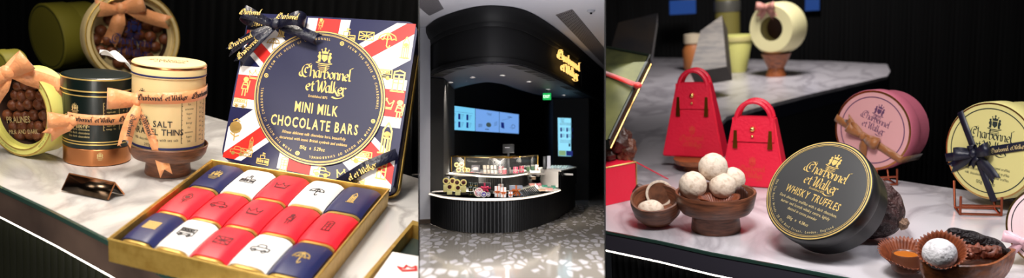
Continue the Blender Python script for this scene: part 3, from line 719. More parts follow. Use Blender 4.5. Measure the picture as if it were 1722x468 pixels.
rb = band_on('ribbon', J, R+.05, zr-.1, zr+.45, 1.05, M_peach, az, -.95, 1.55, "Charbonnel' et Walker", lab='peach satin ribbon')
dj = F.depth(b)-R-.7
put_bow(rb, jb, 231, 168, dj, 2.3, 1.6, M_peach, ((.62, -2.75), (-.5, -1.5)), .12, word="Charbonnel'", fwd=.75, tw=.62)
# price tent
tt = [F.on(u, v) for u, v in ((104, 322), (181, 338), (193, 331))]
hh = F.hgt(tt[0], 296)
a, q, c = tt; e = (q-a); dperp = Vector((-e.y, e.x, 0)).normalized()*1.15
if (dperp.y < 0): dperp = -dperp
a2, q2 = a+dperp*1.6, q+dperp*1.6
o = (a+q)/2+dperp*.8; o.z = 0
T = thing('price_sign', 'small blank bronze tent sign on the marble in front of the jars', 'sign', F, o)
up = Vector((0, 0, hh)); mb = MB()
U8 = Vector((0, 0, .08)); A1, A2, B1, B2, C1, C2 = a-o+U8, q-o+U8, a-o+dperp*.7+up, q-o+dperp*.7+up, a2-o+U8, q2-o+U8
mb.add([A1, A2, B2, B1, C2, C1], [[0, 1, 2, 3], [3, 2, 4, 5]], mat('bronze mirror plate', (88, 74, 60), .22, 1, noise=(.8, (52, 40, 30), .3, .7))); part('folded_plate', mb, T, solid=.12)
mb = MB(); mb.tube([A1, B1, C1], .07, M_copper, 6); mb.tube([A2, B2, C2], .07, M_copper, 6); mb.tube([B1, B2], .07, M_copper, 6); part('copper_edge', mb, T)

# round window boxes lying on their side
def window_box(name, label, u, v, d, ratio, mdir, updir, a, thick, card, rimw, seedv, sunk=0, clip=None, settle=None):
    lo, hi = d*.6, d*1.5
    if settle is not None:
        for _ in range(40):
            m = (lo+hi)/2; M = F.disc(u, v, m, ratio, mdir, updir); R = a*m/1300; nz = M.col[2].z; zc = M.translation.z - R*math.sqrt(max(0, 1-nz*nz)) - max(0, thick*R*nz)
            if zc > settle: lo = m
            else: hi = m
        d = lo
    M = F.disc(u, v, d, ratio, mdir, updir); R = a*d/1300; T = thick*R
    o = thing(name, label, 'box', F, M)
    mb = MB().lathe([(0, -T), (R*.95, -T), (R*.97, -T*.98), (R*.97, -T*.35)], card, 64); part('box_base', mb, o)
    mb = MB().lathe([(R*.97, -T*.4), (R, -T*.38), (R, -.05*R), (R*.985, 0), (R*(1-rimw), 0), (R*(1-rimw), -.12*R), (R*.9*(1-rimw), -.14*R)], card, 64)
    mb.lathe([(R*.99, .004*R), (R*.97, .01*R), (R*.955, .004*R)], M_gold, 64); mb.lathe([(R*(1-rimw)+.03*R, .004*R), (R*(1-rimw)+.02*R, .012*R), (R*(1-rimw), .004*R)], M_gold, 64)
    pn = Pen(); t = "CHARBONNEL ET WALKER "
    for k in range(4): pn.arctext(t, 0, 0, R*(1-rimw*.66), 2.9-k*PI/2, R*rimw*.36, 0, .8, .15)
    pn.into(mb, flat, M_printp if card is not M_lime else mat('green ink', (90, 110, 50), .5), .02)
    part('box_lid', mb, o)
    rnd = random.Random(seedv); rr2 = R*(1-rimw)*.96; step = R*.26; ch = None; k = 0
    bk = MB().lathe([(0, -.5*R), (R*.9*(1-rimw), -.5*R), (R*.9*(1-rimw), -.14*R)], mat('brown liner', (60, 34, 20), .7), 40); part('liner', bk, o)
    return o, M, R, d, rr2, step
def fill_truffles(M, R, rr2, step, lab, grp, seedv, dark=False):
    rnd = random.Random(seedv); root = None
    j = 0; y = -rr2
    while y < rr2:
        x = -rr2 + (step/2 if j % 2 else 0)
        while x < rr2:
            if math.hypot(x, y) < rr2*.9:
                px, py = x+rnd.uniform(-.03, .03)*R, y+rnd.uniform(-.03, .03)*R
                L = M @ Matrix.Translation((px, py, -.3*R+rnd.uniform(-.03, .03)*R)) @ Matrix.Rotation(rnd.uniform(0, 6), 4, 'Z')
                if root is None:
                    root = single('chocolate_truffle', lab, 'chocolate', MB().ball((0, 0, 0), step*.5, M_choc, 16, 10, fn=lambda d: 1+.05*math.sin(7*d.x+3*d.y)*math.cos(5*d.z), sc=(1, 1, .85)), F, L, grp)
                else: dup(root, 'chocolate_truffle', lab, F, L, grp)
            x += step
        y += step*.86; j += 1
o, M, R, d, r2, st = window_box('window_box', 'lime green round box lying on its side, with chocolates behind its window', 30, 188, 76, .62, (-.9, .12), (-.15, -1), 77, .62, M_lime, .17, 3, settle=0)
fill_truffles(M, R, r2, st, 'milk chocolate seen through the window of the lime green round box', 'chocolates in the lime green box', 5)
LB = (M, R, d)
pn = Pen(); pn.text('PRALINES', -.1*R, -.25*R, .2*R, .01, .8); pn.text('MILK AND DARK', 0, -.5*R, .14*R, 0, .8)
mb = MB().lathe([(0, -.1*R), (R*.8, -.1*R), (R*.8, -.08*R), (0, -.08*R)], M_clear, 40); pn.into(mb, flat, M_printp, -.06*R); part('window_film', mb, o)
put_bow(o, M, 12, 122, d-R*.62, 1.9, 1.7, M_peach, ((1.5, -1.6), (-1.5, -1.1)), .5)
o, M, R, d, r2, st = window_box('window_box', 'round cream rimmed box with a chocolate window, standing at the back under a peach bow', 226, 63, 104, .93, (.9, .1), (.1, -1), 78, .35, M_cream, .14, 4, settle=-2)
fill_truffles(M, R, r2, st, 'milk chocolate seen through the window of the cream rimmed round box', 'chocolates in the cream rimmed box', 6)
pn = Pen(); pn.crest(0, .2*R, .2*R); pn.logo(0, -.2*R, .9*R, False); mb = MB().lathe([(0, -.1*R), (R*.83, -.1*R), (R*.83, -.08*R), (0, -.08*R)], M_clear, 40); pn.into(mb, flat, M_nline, -.06*R); part('window_film', mb, o)
put_bow(o, M, 203, 14, d-1.5, 3.3, 2.3, M_peach, ((-.7, -1.35), (1.75, -.75)), .2)
# olive boxes far back
def drum(name, label, u, v, d, a, ratio, mdir, thick, card, settle=0):
    lo, hi = d*.5, d*1.8
    for _ in range(40):
        m = (lo+hi)/2; M = F.disc(u, v, m, ratio, mdir, (0, -1)); R = a*m/1300; nz = M.col[2].z
        if M.translation.z - R*math.sqrt(max(0, 1-nz*nz)) > settle: lo = m
        else: hi = m
    M = F.disc(u, v, lo, ratio, mdir, (0, -1)); R = a*lo/1300; T = thick*R; o = thing(name, label, 'box', F, M)
    mb = MB().lathe([(0, -T), (R*.96, -T), (R*.97, -T*.97), (R*.97, -T*.45)], card, 64); part('box_base', mb, o)
    mb = MB().lathe([(R*.97, -T*.5), (R, -T*.47), (R, -.03*R), (R*.97, 0), (0, 0)], card, 64); mb.lathe([(R*.93, .005), (R*.91, .03), (R*.89, .005)], mat('olive line', (70, 74, 30), .5), 64); part('box_lid', mb, o); return o
drum('round_box', 'large olive green round box on its side, far back on the left', 78, 62, 105, 56, .45, (-1, .1), 1.35, M_olive, -3)
drum('round_box', 'small olive box at the far left edge behind the lime green one', -6, 118, 100, 34, .5, (-1, .1), 1.1, M_olive, 0)
# crumpled white tissue behind the cream jar
c = F.on(200, 132); 
mb = MB().grid(lambda s, t: Vector(((s-.5)*3.4, (t-.5)*1.3, 1.7+1.1*math.sin(2.4*s+.6)-1.4*s+.35*math.sin(9*s+4*t))), 18, 5, M_white)
L = Matrix.Translation(F.at(198, 108, 84)) @ Matrix.Translation((0, 0, -1.2))
single('tissue_paper', 'curl of white tissue paper between the two jars', 'paper', mb, F, L, solid=.05)

# --- lights of the left set (overhead lights and added ones)
area('left_key', F, (-6, 52, 58), (5, 72, 0), 16, 60, (1, .95, .89), spread=120)
area('left_fill', F, (-40, 60, 40), (0, 76, 3), 20, 19, (1, .9, .8), spread=130)
area('left_front', F, (-12, 28, 4), (-4, 56, -2), 14, 7, (1, .92, .84), spread=90)  # added low light that brightens the edge band and fluted front
area('left_back', F, (-6, 112, 60), (-8, 88, 3), 14, 46, (1, .9, .78), spread=120)

sp_ = LP(*LHi(470, 105)) + lc; vd = (sp_-F.O).normalized(); rf = vd - LN*2*vd.dot(LN); area('seal_sheen_light', F, sp_+rf*48, sp_, 30, .4, (1, .96, .92), spread=60)  # unseen light added at the mirror angle to give the seal its sheen
# ================================================================ MIDDLE: the shop kiosk in the mall
F = FM; CM1 = (705.6, -1); CM2 = (1016.4, 1)
def clipm(mb): return mb
M_fl = mat('terrazzo floor', (120, 112, 104), .09)
nt = M_fl.node_tree; bs = nt.nodes['Principled BSDF']; tc = nt.nodes.new('ShaderNodeTexCoord'); mp = nt.nodes.new('ShaderNodeMapping'); mp.inputs['Scale'].default_value = (7.2, 2.2, 1)
vo = nt.nodes.new('ShaderNodeTexVoronoi'); vo.feature = 'DISTANCE_TO_EDGE'; vo.inputs['Scale'].default_value = 1; vc = nt.nodes.new('ShaderNodeTexVoronoi'); vc.feature = 'F1'; vc.inputs['Scale'].default_value = 1
nt.links.new(tc.outputs['Object'], mp.inputs[0]); nt.links.new(mp.outputs[0], vo.inputs['Vector']); nt.links.new(mp.outputs[0], vc.inputs['Vector'])
g1 = nt.nodes.new('ShaderNodeMath'); g1.operation = 'GREATER_THAN'; g1.inputs[1].default_value = .12; nt.links.new(vo.outputs['Distance'], g1.inputs[0])
sp = nt.nodes.new('ShaderNodeSeparateColor'); nt.links.new(vc.outputs['Color'], sp.inputs[0]); g2 = nt.nodes.new('ShaderNodeMath'); g2.operation = 'GREATER_THAN'; g2.inputs[1].default_value = .3; nt.links.new(sp.outputs[0], g2.inputs[0])
mu = nt.nodes.new('ShaderNodeMath'); mu.operation = 'MULTIPLY'; nt.links.new(g1.outputs[0], mu.inputs[0]); nt.links.new(g2.outputs[0], mu.inputs[1])
mx = nt.nodes.new('ShaderNodeMix'); mx.data_type = 'RGBA'; mx.inputs[6].default_value = srgb(150, 143, 134); mx.inputs[7].default_value = srgb(205, 200, 202); nt.links.new(mu.outputs[0], mx.inputs[0]); nt.links.new(mx.outputs[2], bs.inputs['Base Color'])
M_ceil = mat('white ceiling', (214, 212, 220), .7); M_con = mat('pale concrete', (186, 186, 192), .6, noise=(1.2, (150, 150, 158), .35, .7, (1, 1, .3)))
M_fas = mat('black satin panel', (8, 8, 11), .8); M_fas2 = mat('black cornice', (7, 7, 10), .7); M_flk = mat('black fluted counter', (13, 13, 15), .5)
M_sof = mat('dark grey soffit', (70, 70, 84), .5); M_lamp = mat('downlight lens', (255, 255, 255), emit=(255, 244, 230), es=14)
M_ledm = mat('warm shelf light', (255, 255, 255), emit=(255, 236, 210), es=1.6); M_mrb = mat('shelf marble', (226, 222, 218), .3)
M_screen = mat('lit menu screen', (20, 30, 40), .3, emit=(120, 205, 245), es=1.0); M_screen2 = mat('lit menu screen blue', (20, 30, 40), .3, emit=(120, 170, 240), es=.95)
M_scrink = mat('screen picture blue', (20, 30, 90), .4, emit=(30, 50, 150), es=.5); M_scrblk = mat('screen lettering', (10, 14, 40), .5, emit=(20, 40, 90), es=.3); M_bez = mat('screen bezel', (8, 8, 10), .3)
M_glass = mat('case glass', (250, 252, 255), .04); M_glass.node_tree.nodes['Principled BSDF'].inputs['Alpha'].default_value = .06
struct('floor', MB().slab([F.on(705.6, 560), F.on(1016.4, 560), F.on(1016.4, 285), F.on(705.6, 285)], .1, M_fl), F)
HC = 3.94
struct('ceiling', MB().slab([F.on(705.6, -60, HC), F.on(1016.4, -60, HC), F.on(1016.4, 205, HC), F.on(705.6, 205, HC)], .1, M_ceil, Vector((0, 0, 1))), F)
def smooth_plan(px, h, n=10): return spline([F.on(u, v, h) for u, v in px], n)
def xy(p, z): return Vector((p.x, p.y, z))
def wallstrip(mb, P, z0, z1, m, thick=0, inward=None):
    n = len(P); vs = [xy(p, z) for z in (z0, z1) for p in P]
    mb.add(vs, [[i, i+1, n+i+1, n+i] for i in range(n-1)], m, True); return mb
def offs(P, d):
    out = []
    for i, p in enumerate(P):
        t = (P[min(i+1, len(P)-1)]-P[max(i-1, 0)]); t.z = 0; t.normalize(); out.append(p + Vector((t.y, -t.x, 0))*d)
    return out
def profile_along(mb, P, prof, m, cap=True):
    """sweep (out, z) profile along plan curve P"""
    R = [[xy(q, z) for q in offs(P, o)] for o, z in prof]; n = len(P); k = len(prof); vs = [v for r in R for v in r]
    fs = [[j*n+i, j*n+i+1, ((j+1) % k)*n+i+1, ((j+1) % k)*n+i] for j in range(k) for i in range(n-1)]
    if cap: fs += [[j*n for j in range(k)], [j*n+n-1 for j in range(k)][::-1]]
    return mb.add(vs, fs, m, True)
# counter
base_px = [(725.4, 377.5), (751, 387.2), (786.5, 392.6), (822, 393.8), (862.8, 391.8), (903.5, 382.6), (934, 369.9), (966, 349.5)]
BP = smooth_plan(base_px, 0, 14)
def resample(P, step):
    c = [0]
    for a, b in zip(P, P[1:]): c.append(c[-1]+(b-a).length)
    n = int(c[-1]/step); out = []; i = 0
    for k in range(n+1):
        q = c[-1]*k/n
        while i < len(P)-2 and c[i+1] < q: i += 1
        out.append(P[i].lerp(P[i+1], (q-c[i])/(c[i+1]-c[i])))
    return out
def flutes(P, step, dep, z0, z1, m):
    R = resample(P, step/6); O = offs(R, 0); n = len(R); N = offs(R, 1)
    Q = [p + (N[i]-p)*dep*abs(math.sin(PI*i/6)) for i, p in enumerate(R)]
    return wallstrip(MB(), Q, z0, z1, m)
HL = .63
kc = thing('kiosk_counter', 'curved black fluted shop counter with two lit display tiers on the terrazzo floor', 'counter', F, Vector((0, 0, 0)))
cut = [i for i, p in enumerate(BP) if F.proj(xy(p, 0))[0] <= 941][-1]
part('fluted_front', flutes(BP, .07, .025, .015, HL-.02, M_flk), kc)
part('plinth', profile_along(MB(), offs(BP, -.05), [(0, .015), (.02, .015), (.02, .06), (0, .06)], M_fas2), kc)
LP1 = BP[:cut+1]
# first shelf
tier_px = [(738, 289.5), (760, 291), (783.5, 292.5), (815, 295.2), (850, 296), (880, 291.9), (900, 287.6), (912, 285.4)]
HT = .95; TP_ = smooth_plan(tier_px, HT, 10)
mb = MB(); O = offs(LP1, .04); mb.slab([xy(p, HL) for p in O] + [xy(p, HL) for p in offs(TP_, -.3)[::-1]], .05, M_mrb); part('lower_shelf', mb, kc)
part('lower_light_strip', profile_along(MB(), LP1, [(.045, HL-.04), (.055, HL-.04), (.055, HL-.02), (.045, HL-.02)], M_ledm), kc)
part('riser', flutes(offs(TP_, -.08), .07, .02, HL+.01, HT-.03, M_flk), kc)
mb = MB(); mb.slab([xy(p, HT) for p in TP_[:-3]] + [xy(p, HT) for p in offs(TP_, -2.2)[:-3][::-1]], .04, M_mrb); part('upper_shelf', mb, kc)
part('upper_light_strip', profile_along(MB(), TP_, [(.0, HT-.03), (.012, HT-.03), (.012, HT-.012), (.0, HT-.012)], M_ledm), kc)
# glass case on the upper shelf
GC = offs(TP_, -.12); gi = [i for i, p in enumerate(GC) if 758 <= F.proj(xy(p, HT))[0] <= 909]; GC = [GC[i] for i in gi]; HG = 1.31
gc = thing('glass_display_case', 'low curved glass case with brass edging on the upper tier of the kiosk counter', 'display case', F, Vector((0, 0, 0)))
part('front_glass', wallstrip(MB(), GC, HT+.01, HG, M_glass), gc, solid=.008)
part('top_glass', MB().slab([xy(p, HG) for p in GC] + [xy(p, HG) for p in offs(GC, -.6)[::-1]], .008, M_glass), gc)
mb = MB(); mb.tube([xy(p, HG+.012) for p in GC], .016, M_brass, 6); mb.tube([xy(p, HG+.012) for p in offs(GC, -.6)], .012, M_brass, 6)
part('brass_rail', mb, gc)
for i in (0, int(len(GC)*.16), len(GC)-1):
    part('brass_post', MB().tube([xy(GC[i], HT+.01), xy(GC[i], HG)], .012, M_brass, 6), gc)
# tall end unit with a white marble cheek
Pm = BP[cut]; Pe = BP[-1]; bk = F.on(910.5, 285.8, 1.03)
HTU = 1.03
tu = thing('end_counter', 'tall black fluted end unit with a white marble cheek beside the kiosk counter', 'counter', F, Vector((0, 0, 0)))
cheek = [xy(Pm, 0), xy(Vector((bk.x, Pm.y+1.0, 0)), 0)]
part('fluted_front', flutes(offs(BP[cut:], .03), .07, .025, HL-.02, HTU-.03, M_flk), tu)
part('top', MB().slab([xy(p, HTU) for p in offs(BP[cut:], .06)] + [xy(Vector((Pe.x, Pe.y+2, 0)), HTU), xy(Vector((bk.x, Pm.y+2.5, 0)), HTU), xy(Vector((bk.x, Pm.y+1.0, 0)), HTU)], .03, M_mrb), tu)
part('marble_cheek', MB().slab([xy(cheek[0], .655), xy(cheek[1], .655), xy(cheek[1], HTU-.03), xy(cheek[0], HTU-.03)], .04, M_mrb, Vector((.3, 1, 0)).normalized()), tu)
# header
fas_px = [(722.5, 129.5), (740, 121), (756, 116), (792, 109), (828, 106), (869, 109.5), (905, 120.5), (941, 136), (977, 154), (1016, 174)]
HH = 2.97; FP = smooth_plan(fas_px, HH, 10)
hd = thing('kiosk_header', 'curved black header hanging over the kiosk from the ceiling, with a moulded cornice', 'header', F, Vector((0, 0, 0)))
part('fascia', profile_along(MB(), FP, [(0, HH), (-.0, HC-.3), (-.25, HC-.3), (-.25, HH)], M_fas), hd, clip=CM2)
part('cornice', profile_along(MB(), FP, [(-.1, HC-.34), (.03, HC-.34), (.05, HC-.3), (.05, HC-.26), (.09, HC-.22), (.14, HC-.1), (.14, HC-.01), (-.1, HC-.01)], M_fas2), hd, clip=CM2)
part('lower_moulding', profile_along(MB(), FP, [(-.02, HH+.02), (.02, HH+.02), (.03, HH+.06), (.02, HH+.1), (-.02, HH+.1)], M_fas2), hd, clip=CM2)
sof_px = [(748, 158), (762, 150), (777, 145.5), (800, 140.5), (823, 138.5), (850, 142.5), (869, 149), (900, 158), (930, 164.5)]
SP = smooth_plan(sof_px, HH, 8)
part('soffit', MB().slab([xy(p, HH) for p in FP] + [xy(p, HH) for p in SP[::-1]], .04, M_sof, Vector((0, 0, 1))), hd, clip=CM2)
R = resample(SP, .05); N = offs(R, -1); mb = MB(); Q = [p+(N[i]-p)*.05*(i % 2) for i, p in enumerate(R)]; wallstrip(mb, Q, HH+.0, HC-.1, mat('pleated black valance', (26, 22, 22), .5)); part('pleated_valance', mb, hd, solid=.02)
a = F.proj(xy(FP[-1], HH)); i = min(range(len(FP)), key=lambda i: abs(F.proj(xy(FP[i], HH))[0]-981))
part('vertical_seam', profile_along(MB(), FP[i-1:i+1], [(0, HH+.05), (.02, HH+.05), (.02, HC-.35), (0, HC-.35)], M_fas2), hd)
for j, (u, v) in enumerate(((758, 138.5), (795, 130), (845, 126.7), (889.7, 137), (921.5, 150), (948.7, 160))):
    c = F.on(u, v, HH); t = thing('downlight', ('round recessed downlight in the soffit, ' + ('leftmost of the six', 'second from the left end', 'third from the left end', 'third from the right end', 'beside the exit sign', 'rightmost of the six')[j]), 'ceiling light', F, Vector((c.x, c.y, HH-.012)), 'recessed downlights in the soffit')
    sx = 1.0; mb = MB().lathe([(.05, .01), (.065, .004), (.065, .0), (.05, -.006), (.04, .0)], M_con, 20); part('trim_ring', mb, t)
    part('lens', MB().lathe([(0, .004), (.042, .004), (.042, .008), (0, .008)], M_lamp, 20), t)
# sign on the fascia
def fas_pt(u):
    i = min(range(len(FP)-1), key=lambda i: abs(F.proj(xy(FP[i], 3.4))[0]-u)); return i
ia, ib = fas_pt(929), fas_pt(968); Pa, Pb = xy(FP[ia], 3.36), xy(FP[ib], 3.36); sd = (Pb-Pa); sl_ = sd.length; sd.normalize(); sn = Vector((sd.y, -sd.x, 0))
def sgn(x, y, h): 
    q = (x+.5); i = ia + q*(ib-ia); k = max(0, min(len(FP)-2, int(i))); p = FP[k].lerp(FP[k+1], i-k); t = (FP[k+1]-FP[k]).normalized(); return xy(p, 3.36+y) + Vector((t.y, -t.x, 0))*h - sc
sc = (Pa+Pb)/2
M_sign = mat('lit gold letters', (255, 220, 150), .4, emit=(255, 200, 110), es=1.25)
g = Pen(); g.logo(0, 0, 1.0, False, .2)
mb = MB(); g.into(mb, lambda x, y, h: sgn(x, y*.85*1.1*.95, .10), M_sign)
sg = thing('shop_sign', 'gold lit wordmark sign mounted on the black kiosk header', 'sign', F, sc)
part('letters', mb, sg, solid=.03, keepn=True)
mb = MB()
for x in (-.35, -.1, .15, .4): mb.tube([sgn(x, .05, .03), sgn(x, .05, .1)], .012, M_brass, 6)
part('standoffs', mb, sg)
# pillars and walls
def pillar_px(name, pts, z1, m, thick=1.5): P = [F.on(u, v) for u, v in pts]; return MB().slab([xy(p, .01) for p in P] + [xy(P[-1]+Vector((0, thick, 0)), .01), xy(P[0]+Vector((0, thick, 0)), .01)], -z1, m)
struct('wall_left', MB().slab([xy(F.on(705.6, 376.5), .005), xy(F.on(723.5, 375.8), .005), xy(F.on(722.5, 352), .005), xy(F.on(705.8, 352), .005)], HC-.01, M_con, Vector((0, 0, 1))), F)
struct('baseboard_left', MB().slab([xy(F.on(705.6, 378), .01), xy(F.on(723.8, 377.2), .01), xy(F.on(723.8, 376), .01), xy(F.on(705.6, 376.9), .01)], .08, mat('bronze skirting', (70, 56, 44), .4), Vector((0, 0, 1))), F)
a, b = F.on(723.6, 373.5), F.on(746, 371.5); mb = MB(); q = Vector((.0, 3, 0))
mb.slab([xy(a, .01), xy(b, .01), xy(b+q, .01), xy(a+q, .01)], HH-.03, M_fas, Vector((0, 0, 1))); 
single('pillar', 'black panelled pillar holding the left end of the kiosk header', 'pillar', mb, F, Matrix.Identity(4))
Wp = [F.on(930, 336.5), F.on(990, 337.2), F.on(1016.4, 320.5), F.on(1030, 313)]
mb = MB(); mb.slab([xy(p, .01) for p in Wp] + [xy(Wp[-1]+Vector((0, 3, 0)), .01), xy(Wp[0]+Vector((0, 8, 0)), .01)], HH-.02, M_fas, Vector((0, 0, 1)))
struct('wall_right', mb, F, clip=CM2)
mb = MB()
for (ua, va), (ub, vb) in (((990, 337.2), (991.2, 336.8)), ((1008, 326.5), (1009, 326))):
    p, q = F.on(ua, va), F.on(ub, vb); mb.slab([xy(p, .02), xy(q, .02), xy(q+Vector((0, -.03, 0)), .02), xy(p+Vector((0, -.03, 0)), .02)], HH-.1, M_fas2, Vector((0, 0, 1)))
struct('trim_1', mb, F)
c = F.onpl(1001, 225, F.on(1001, 331), Vector((-.75, -.66, 0)).normalized())
mb = MB().box((-.05, -.02, -.07), (.05, .02, .07), M_brass, .01); mb.box((-.12, -.02, .25), (.12, -.0, .28), M_brass)
single('wall_plate', 'small brass plate on the black wall right of the tall screen', 'plate', mb, F, Matrix.Translation(c+Vector((-.08, -.1, 0))) @ Matrix.Rotation(-.85, 4, 'Z'))
# back wall with drapes, screens on it
A0, B0 = F.on(747, 175.5, 2.6), F.on(872, 192.5, 2.6); wd = (B0-A0); wd.z = 0; wd.normalize(); wn = Vector((wd.y, -wd.x, 0))
e0, e1 = A0-wd*1.5-wn*.15, B0+wd*7-wn*.15; Rr_ = [e0.lerp(e1, i/420) for i in range(421)]
Q = [p - wn*.06*abs(math.sin(i*PI/3)) for i, p in enumerate(Rr_)]
struct('wall_back_kiosk', wallstrip(MB(), Q, .0, HC-.1, mat('black drape', (13, 13, 15), .6)), F, solid=.03)
def screen(name, label, qu, m, art, vdepth=.05):
    """qu: the two top corners and two bottom corners given as wall points"""
    a, b, c, d = qu; ctr = (a+b+c+d)/4; ex, ey = (b-a), (d-a); nn = ex.cross(ey).normalized()
    if nn.dot(F.O-ctr) < 0: nn = -nn
    o = thing(name, label, 'screen', F, ctr)
    part('bezel', MB().slab([p-ctr+(p-ctr)*.02 for p in (a, b, c, d)], vdepth, M_bez, -nn), o)
    pp = lambda x, y, h: a + ex*x + ey*y + nn*h - ctr
    part('display', MB().slab([pp(.01, .01, .012), pp(.99, .01, .012), pp(.99, .99, .012), pp(.01, .99, .012)], .011, m, -nn), o)
    for pen, mm in art:
        part('screen_pattern', pen.into(MB(), lambda x, y, h: pp(x, y, .02), mm), o)
    return o
def wallpt(u, z):
    r = F.ray(u, 234); p0 = A0; t = ((p0-F.O).dot(wn))/(r.dot(wn)); p = F.O+r*t; return xy(p, z)
h1, h0 = 2.6, F.on(747, 218.5, 0).z
h0 = 1.5-(218-250)*F.depth(A0)/1300
def flip(p):
    p.p = [([(x, 1-y) for x, y in pts], fs) for pts, fs in p.p]; return p
S1, S2, S3, S4 = 747, 798.5, 839, 872
def menu1():
    g = Pen()
    for r in range(2):
        for c in range(3): g.poly([(.14+.27*c, .12+.33*r), (.21+.27*c, .12+.33*r), (.21+.27*c, .36+.33*r), (.14+.27*c, .36+.33*r)])
    t = Pen(); t.logo(.14, .88, .13, False)
    for r in range(2):
        for c in range(3):
            for k in range(4): t.stroke([(.24+.27*c, .33+.33*r-.06*k), (.33+.27*c-.02*k, .33+.33*r-.06*k)], .012)
    t.stroke([(.07, .76), (.9, .76)], .008)
    return [(flip(g), M_scrink), (flip(t), M_scrblk)]
def menu2():
    g = Pen(); g.disc(.52, .33, .11, 14); t = Pen(); t.logo(.55, .82, .22, False); t.stroke([(.38, .12), (.52, .12)], .03)
    for k in range(5): t.stroke([(.1, .2+.03*k), (.25, .22+.03*k)], .01); t.stroke([(.75, .3+.04*k), (.9, .35+.04*k)], .008)
    return [(flip(g), mat('screen truffle', (60, 70, 50), .5, emit=(90, 110, 110), es=.5)), (flip(t), M_scrblk)]
def menu3():
    g = Pen(); g.poly([(.06, .25), (.22, .2), (.2, .5), (.05, .5)]); t = Pen(); t.stroke([(.4, .8), (.6, .8)], .03); t.ring(.68, .35, .09, .02, 14); t.stroke([(.1, .6), (.5, .75)], .01); t.stroke([(.5, .3), (.65, .2)], .012)
    return [(flip(g), M_scrink), (flip(t), M_scrblk)]
for (u0, u1, m, art, lab) in ((S1, S2, M_screen, menu1(), 'left menu screen with six product pictures on the black back wall'), (S2+.6, S3, M_screen2, menu2(), 'middle menu screen with one round picture on the back wall'), (S3+.6, S4, M_screen2, menu3(), 'right menu screen of the row of three on the back wall')):
    screen('menu_screen', lab, [wallpt(u0, h1), wallpt(u1, h1), wallpt(u1, h0), wallpt(u0, h0)], m, art)['group'] = 'menu screens on the back wall'
zf = Wp[0]; zq = lambda u, v: F.onpl(u, v, Wp[0]+Vector((0, -.08, 0)), Vector((0, -1, 0)))
g = Pen(); t = Pen(); t.logo(.22, .93, .2, False); 
for r in range(2):
    for c in range(3):
        g.poly([(.12+.28*c, .48+.16*r), (.2+.28*c, .48+.16*r), (.2+.28*c, .58+.16*r), (.12+.28*c, .58+.16*r)])
        for k in range(3): t.stroke([(.22+.28*c, .57+.16*r-.03*k), (.32+.28*c, .57+.16*r-.03*k)], .008)
for k in range(3): t.stroke([(.1, .86-.025*k), (.8, .86-.025*k)], .006); t.stroke([(.1, .42-.03*k), (.75, .42-.03*k)], .006)
for c in range(2): t.poly([(.5+.2*c, .26), (.58+.2*c, .26), (.58+.2*c, .34), (.5+.2*c, .34)])
g.poly([(.38, .02), (.97, .02), (.97, .15), (.38, .15)]); t2_ = Pen(); t2_.poly([(.03, .02), (.36, .02), (.36, .15), (.03, .15)])
screen('tall_screen', 'tall lit menu screen mounted on the black wall at the right of the kiosk', [zq(937.5, 197.5), zq(973.5, 199), zq(974.5, 265), zq(938.5, 263)], mat('tall screen light', (20, 30, 40), .3, emit=(140, 214, 240), es=1.15), [(flip(g), M_scrink), (flip(t), M_scrblk), (flip(t2_), mat('screen green', (120, 150, 90), .5, emit=(150, 190, 140), es=.7))])
# exit sign
c = F.at(919.8, 162.5, 19.0); ex = thing('exit_sign', 'small green exit sign hanging under the kiosk soffit', 'sign', F, c)
gm = mat('exit green', (10, 130, 60), .5, emit=(20, 170, 80), es=1.1)
part('box', MB().box((-.1, -.03, -.085), (.1, .03, .085), gm, .008, T=Matrix.Rotation(-.3, 4, 'Z')), ex)
gp = Pen().text('EXIT', 0, -.035, .1, .004, .75, .08)
part('lettering', gp.into(MB(), lambda x, y, h: Vector((x, -.035, y)), mat('exit letters', (240, 255, 240), .5, emit=(240, 255, 240), es=2), T=Matrix.Rotation(-.3, 4, 'Z')), ex)
part('rod', MB().tube([(0, 0, .08), (0, 0, 2.95-c.z)], .008, M_bez, 6), ex)
# ceiling vents and sprinkler
M_vent = mat('vent grille', (120, 116, 122), .6); M_ventd = mat('vent dark', (30, 30, 34), .8)
def vent(label, px, n1, n2):
    P = [F.on(u, v, HC-.012) for u, v in px]; c = sum(P, Vector())/4; o = thing('ceiling_vent', label, 'vent', F, c, 'air vents in the ceiling'); P = [p-c for p in P]
    part('backing', MB().slab([p+Vector((0, 0, .008)) for p in P], .003, M_ventd, Vector((0, 0, 1))), o, clip=CM2 if n1 > 20 else CM1)
    mb = MB(); w = .012
    def bar(a, b, w):
        d = (b-a).normalized(); q = Vector((d.y, -d.x, 0))*w; mb.slab([a-q, a+q, b+q, b-q], .008, M_vent, Vector((0, 0, 1)))
    for i in range(n1+1): t = i/n1; bar(P[0].lerp(P[3], t), P[1].lerp(P[2], t), .018)
    for i in range(n2+1): t = i/n2; bar(P[0].lerp(P[1], t), P[3].lerp(P[2], t), .012)
    part('grille', mb, o, clip=CM2 if n1 > 20 else CM1)
vent('long grid air vent in the white ceiling right of the header', [(936, 26), (961.5, 17), (1034, 104), (1034, 128)], 40, 9)
vent('grid air vent at the left edge of the ceiling', [(696, 4), (731, -8), (744.5, 15), (722, 26)], 10, 12)
c = F.on(994, 20, HC-.03); o = thing('smoke_detector', 'small round detector on the white ceiling beside the long vent', 'detector', F, c)
part('body', MB().lathe([(0, .03), (.07, .03), (.07, .01), (.05, -.01), (0, -.015)], M_con, 24), o); part('sensor', MB().lathe([(0, -.015), (.025, -.015), (.02, -.04), (0, -.045)], M_bez, 16), o)

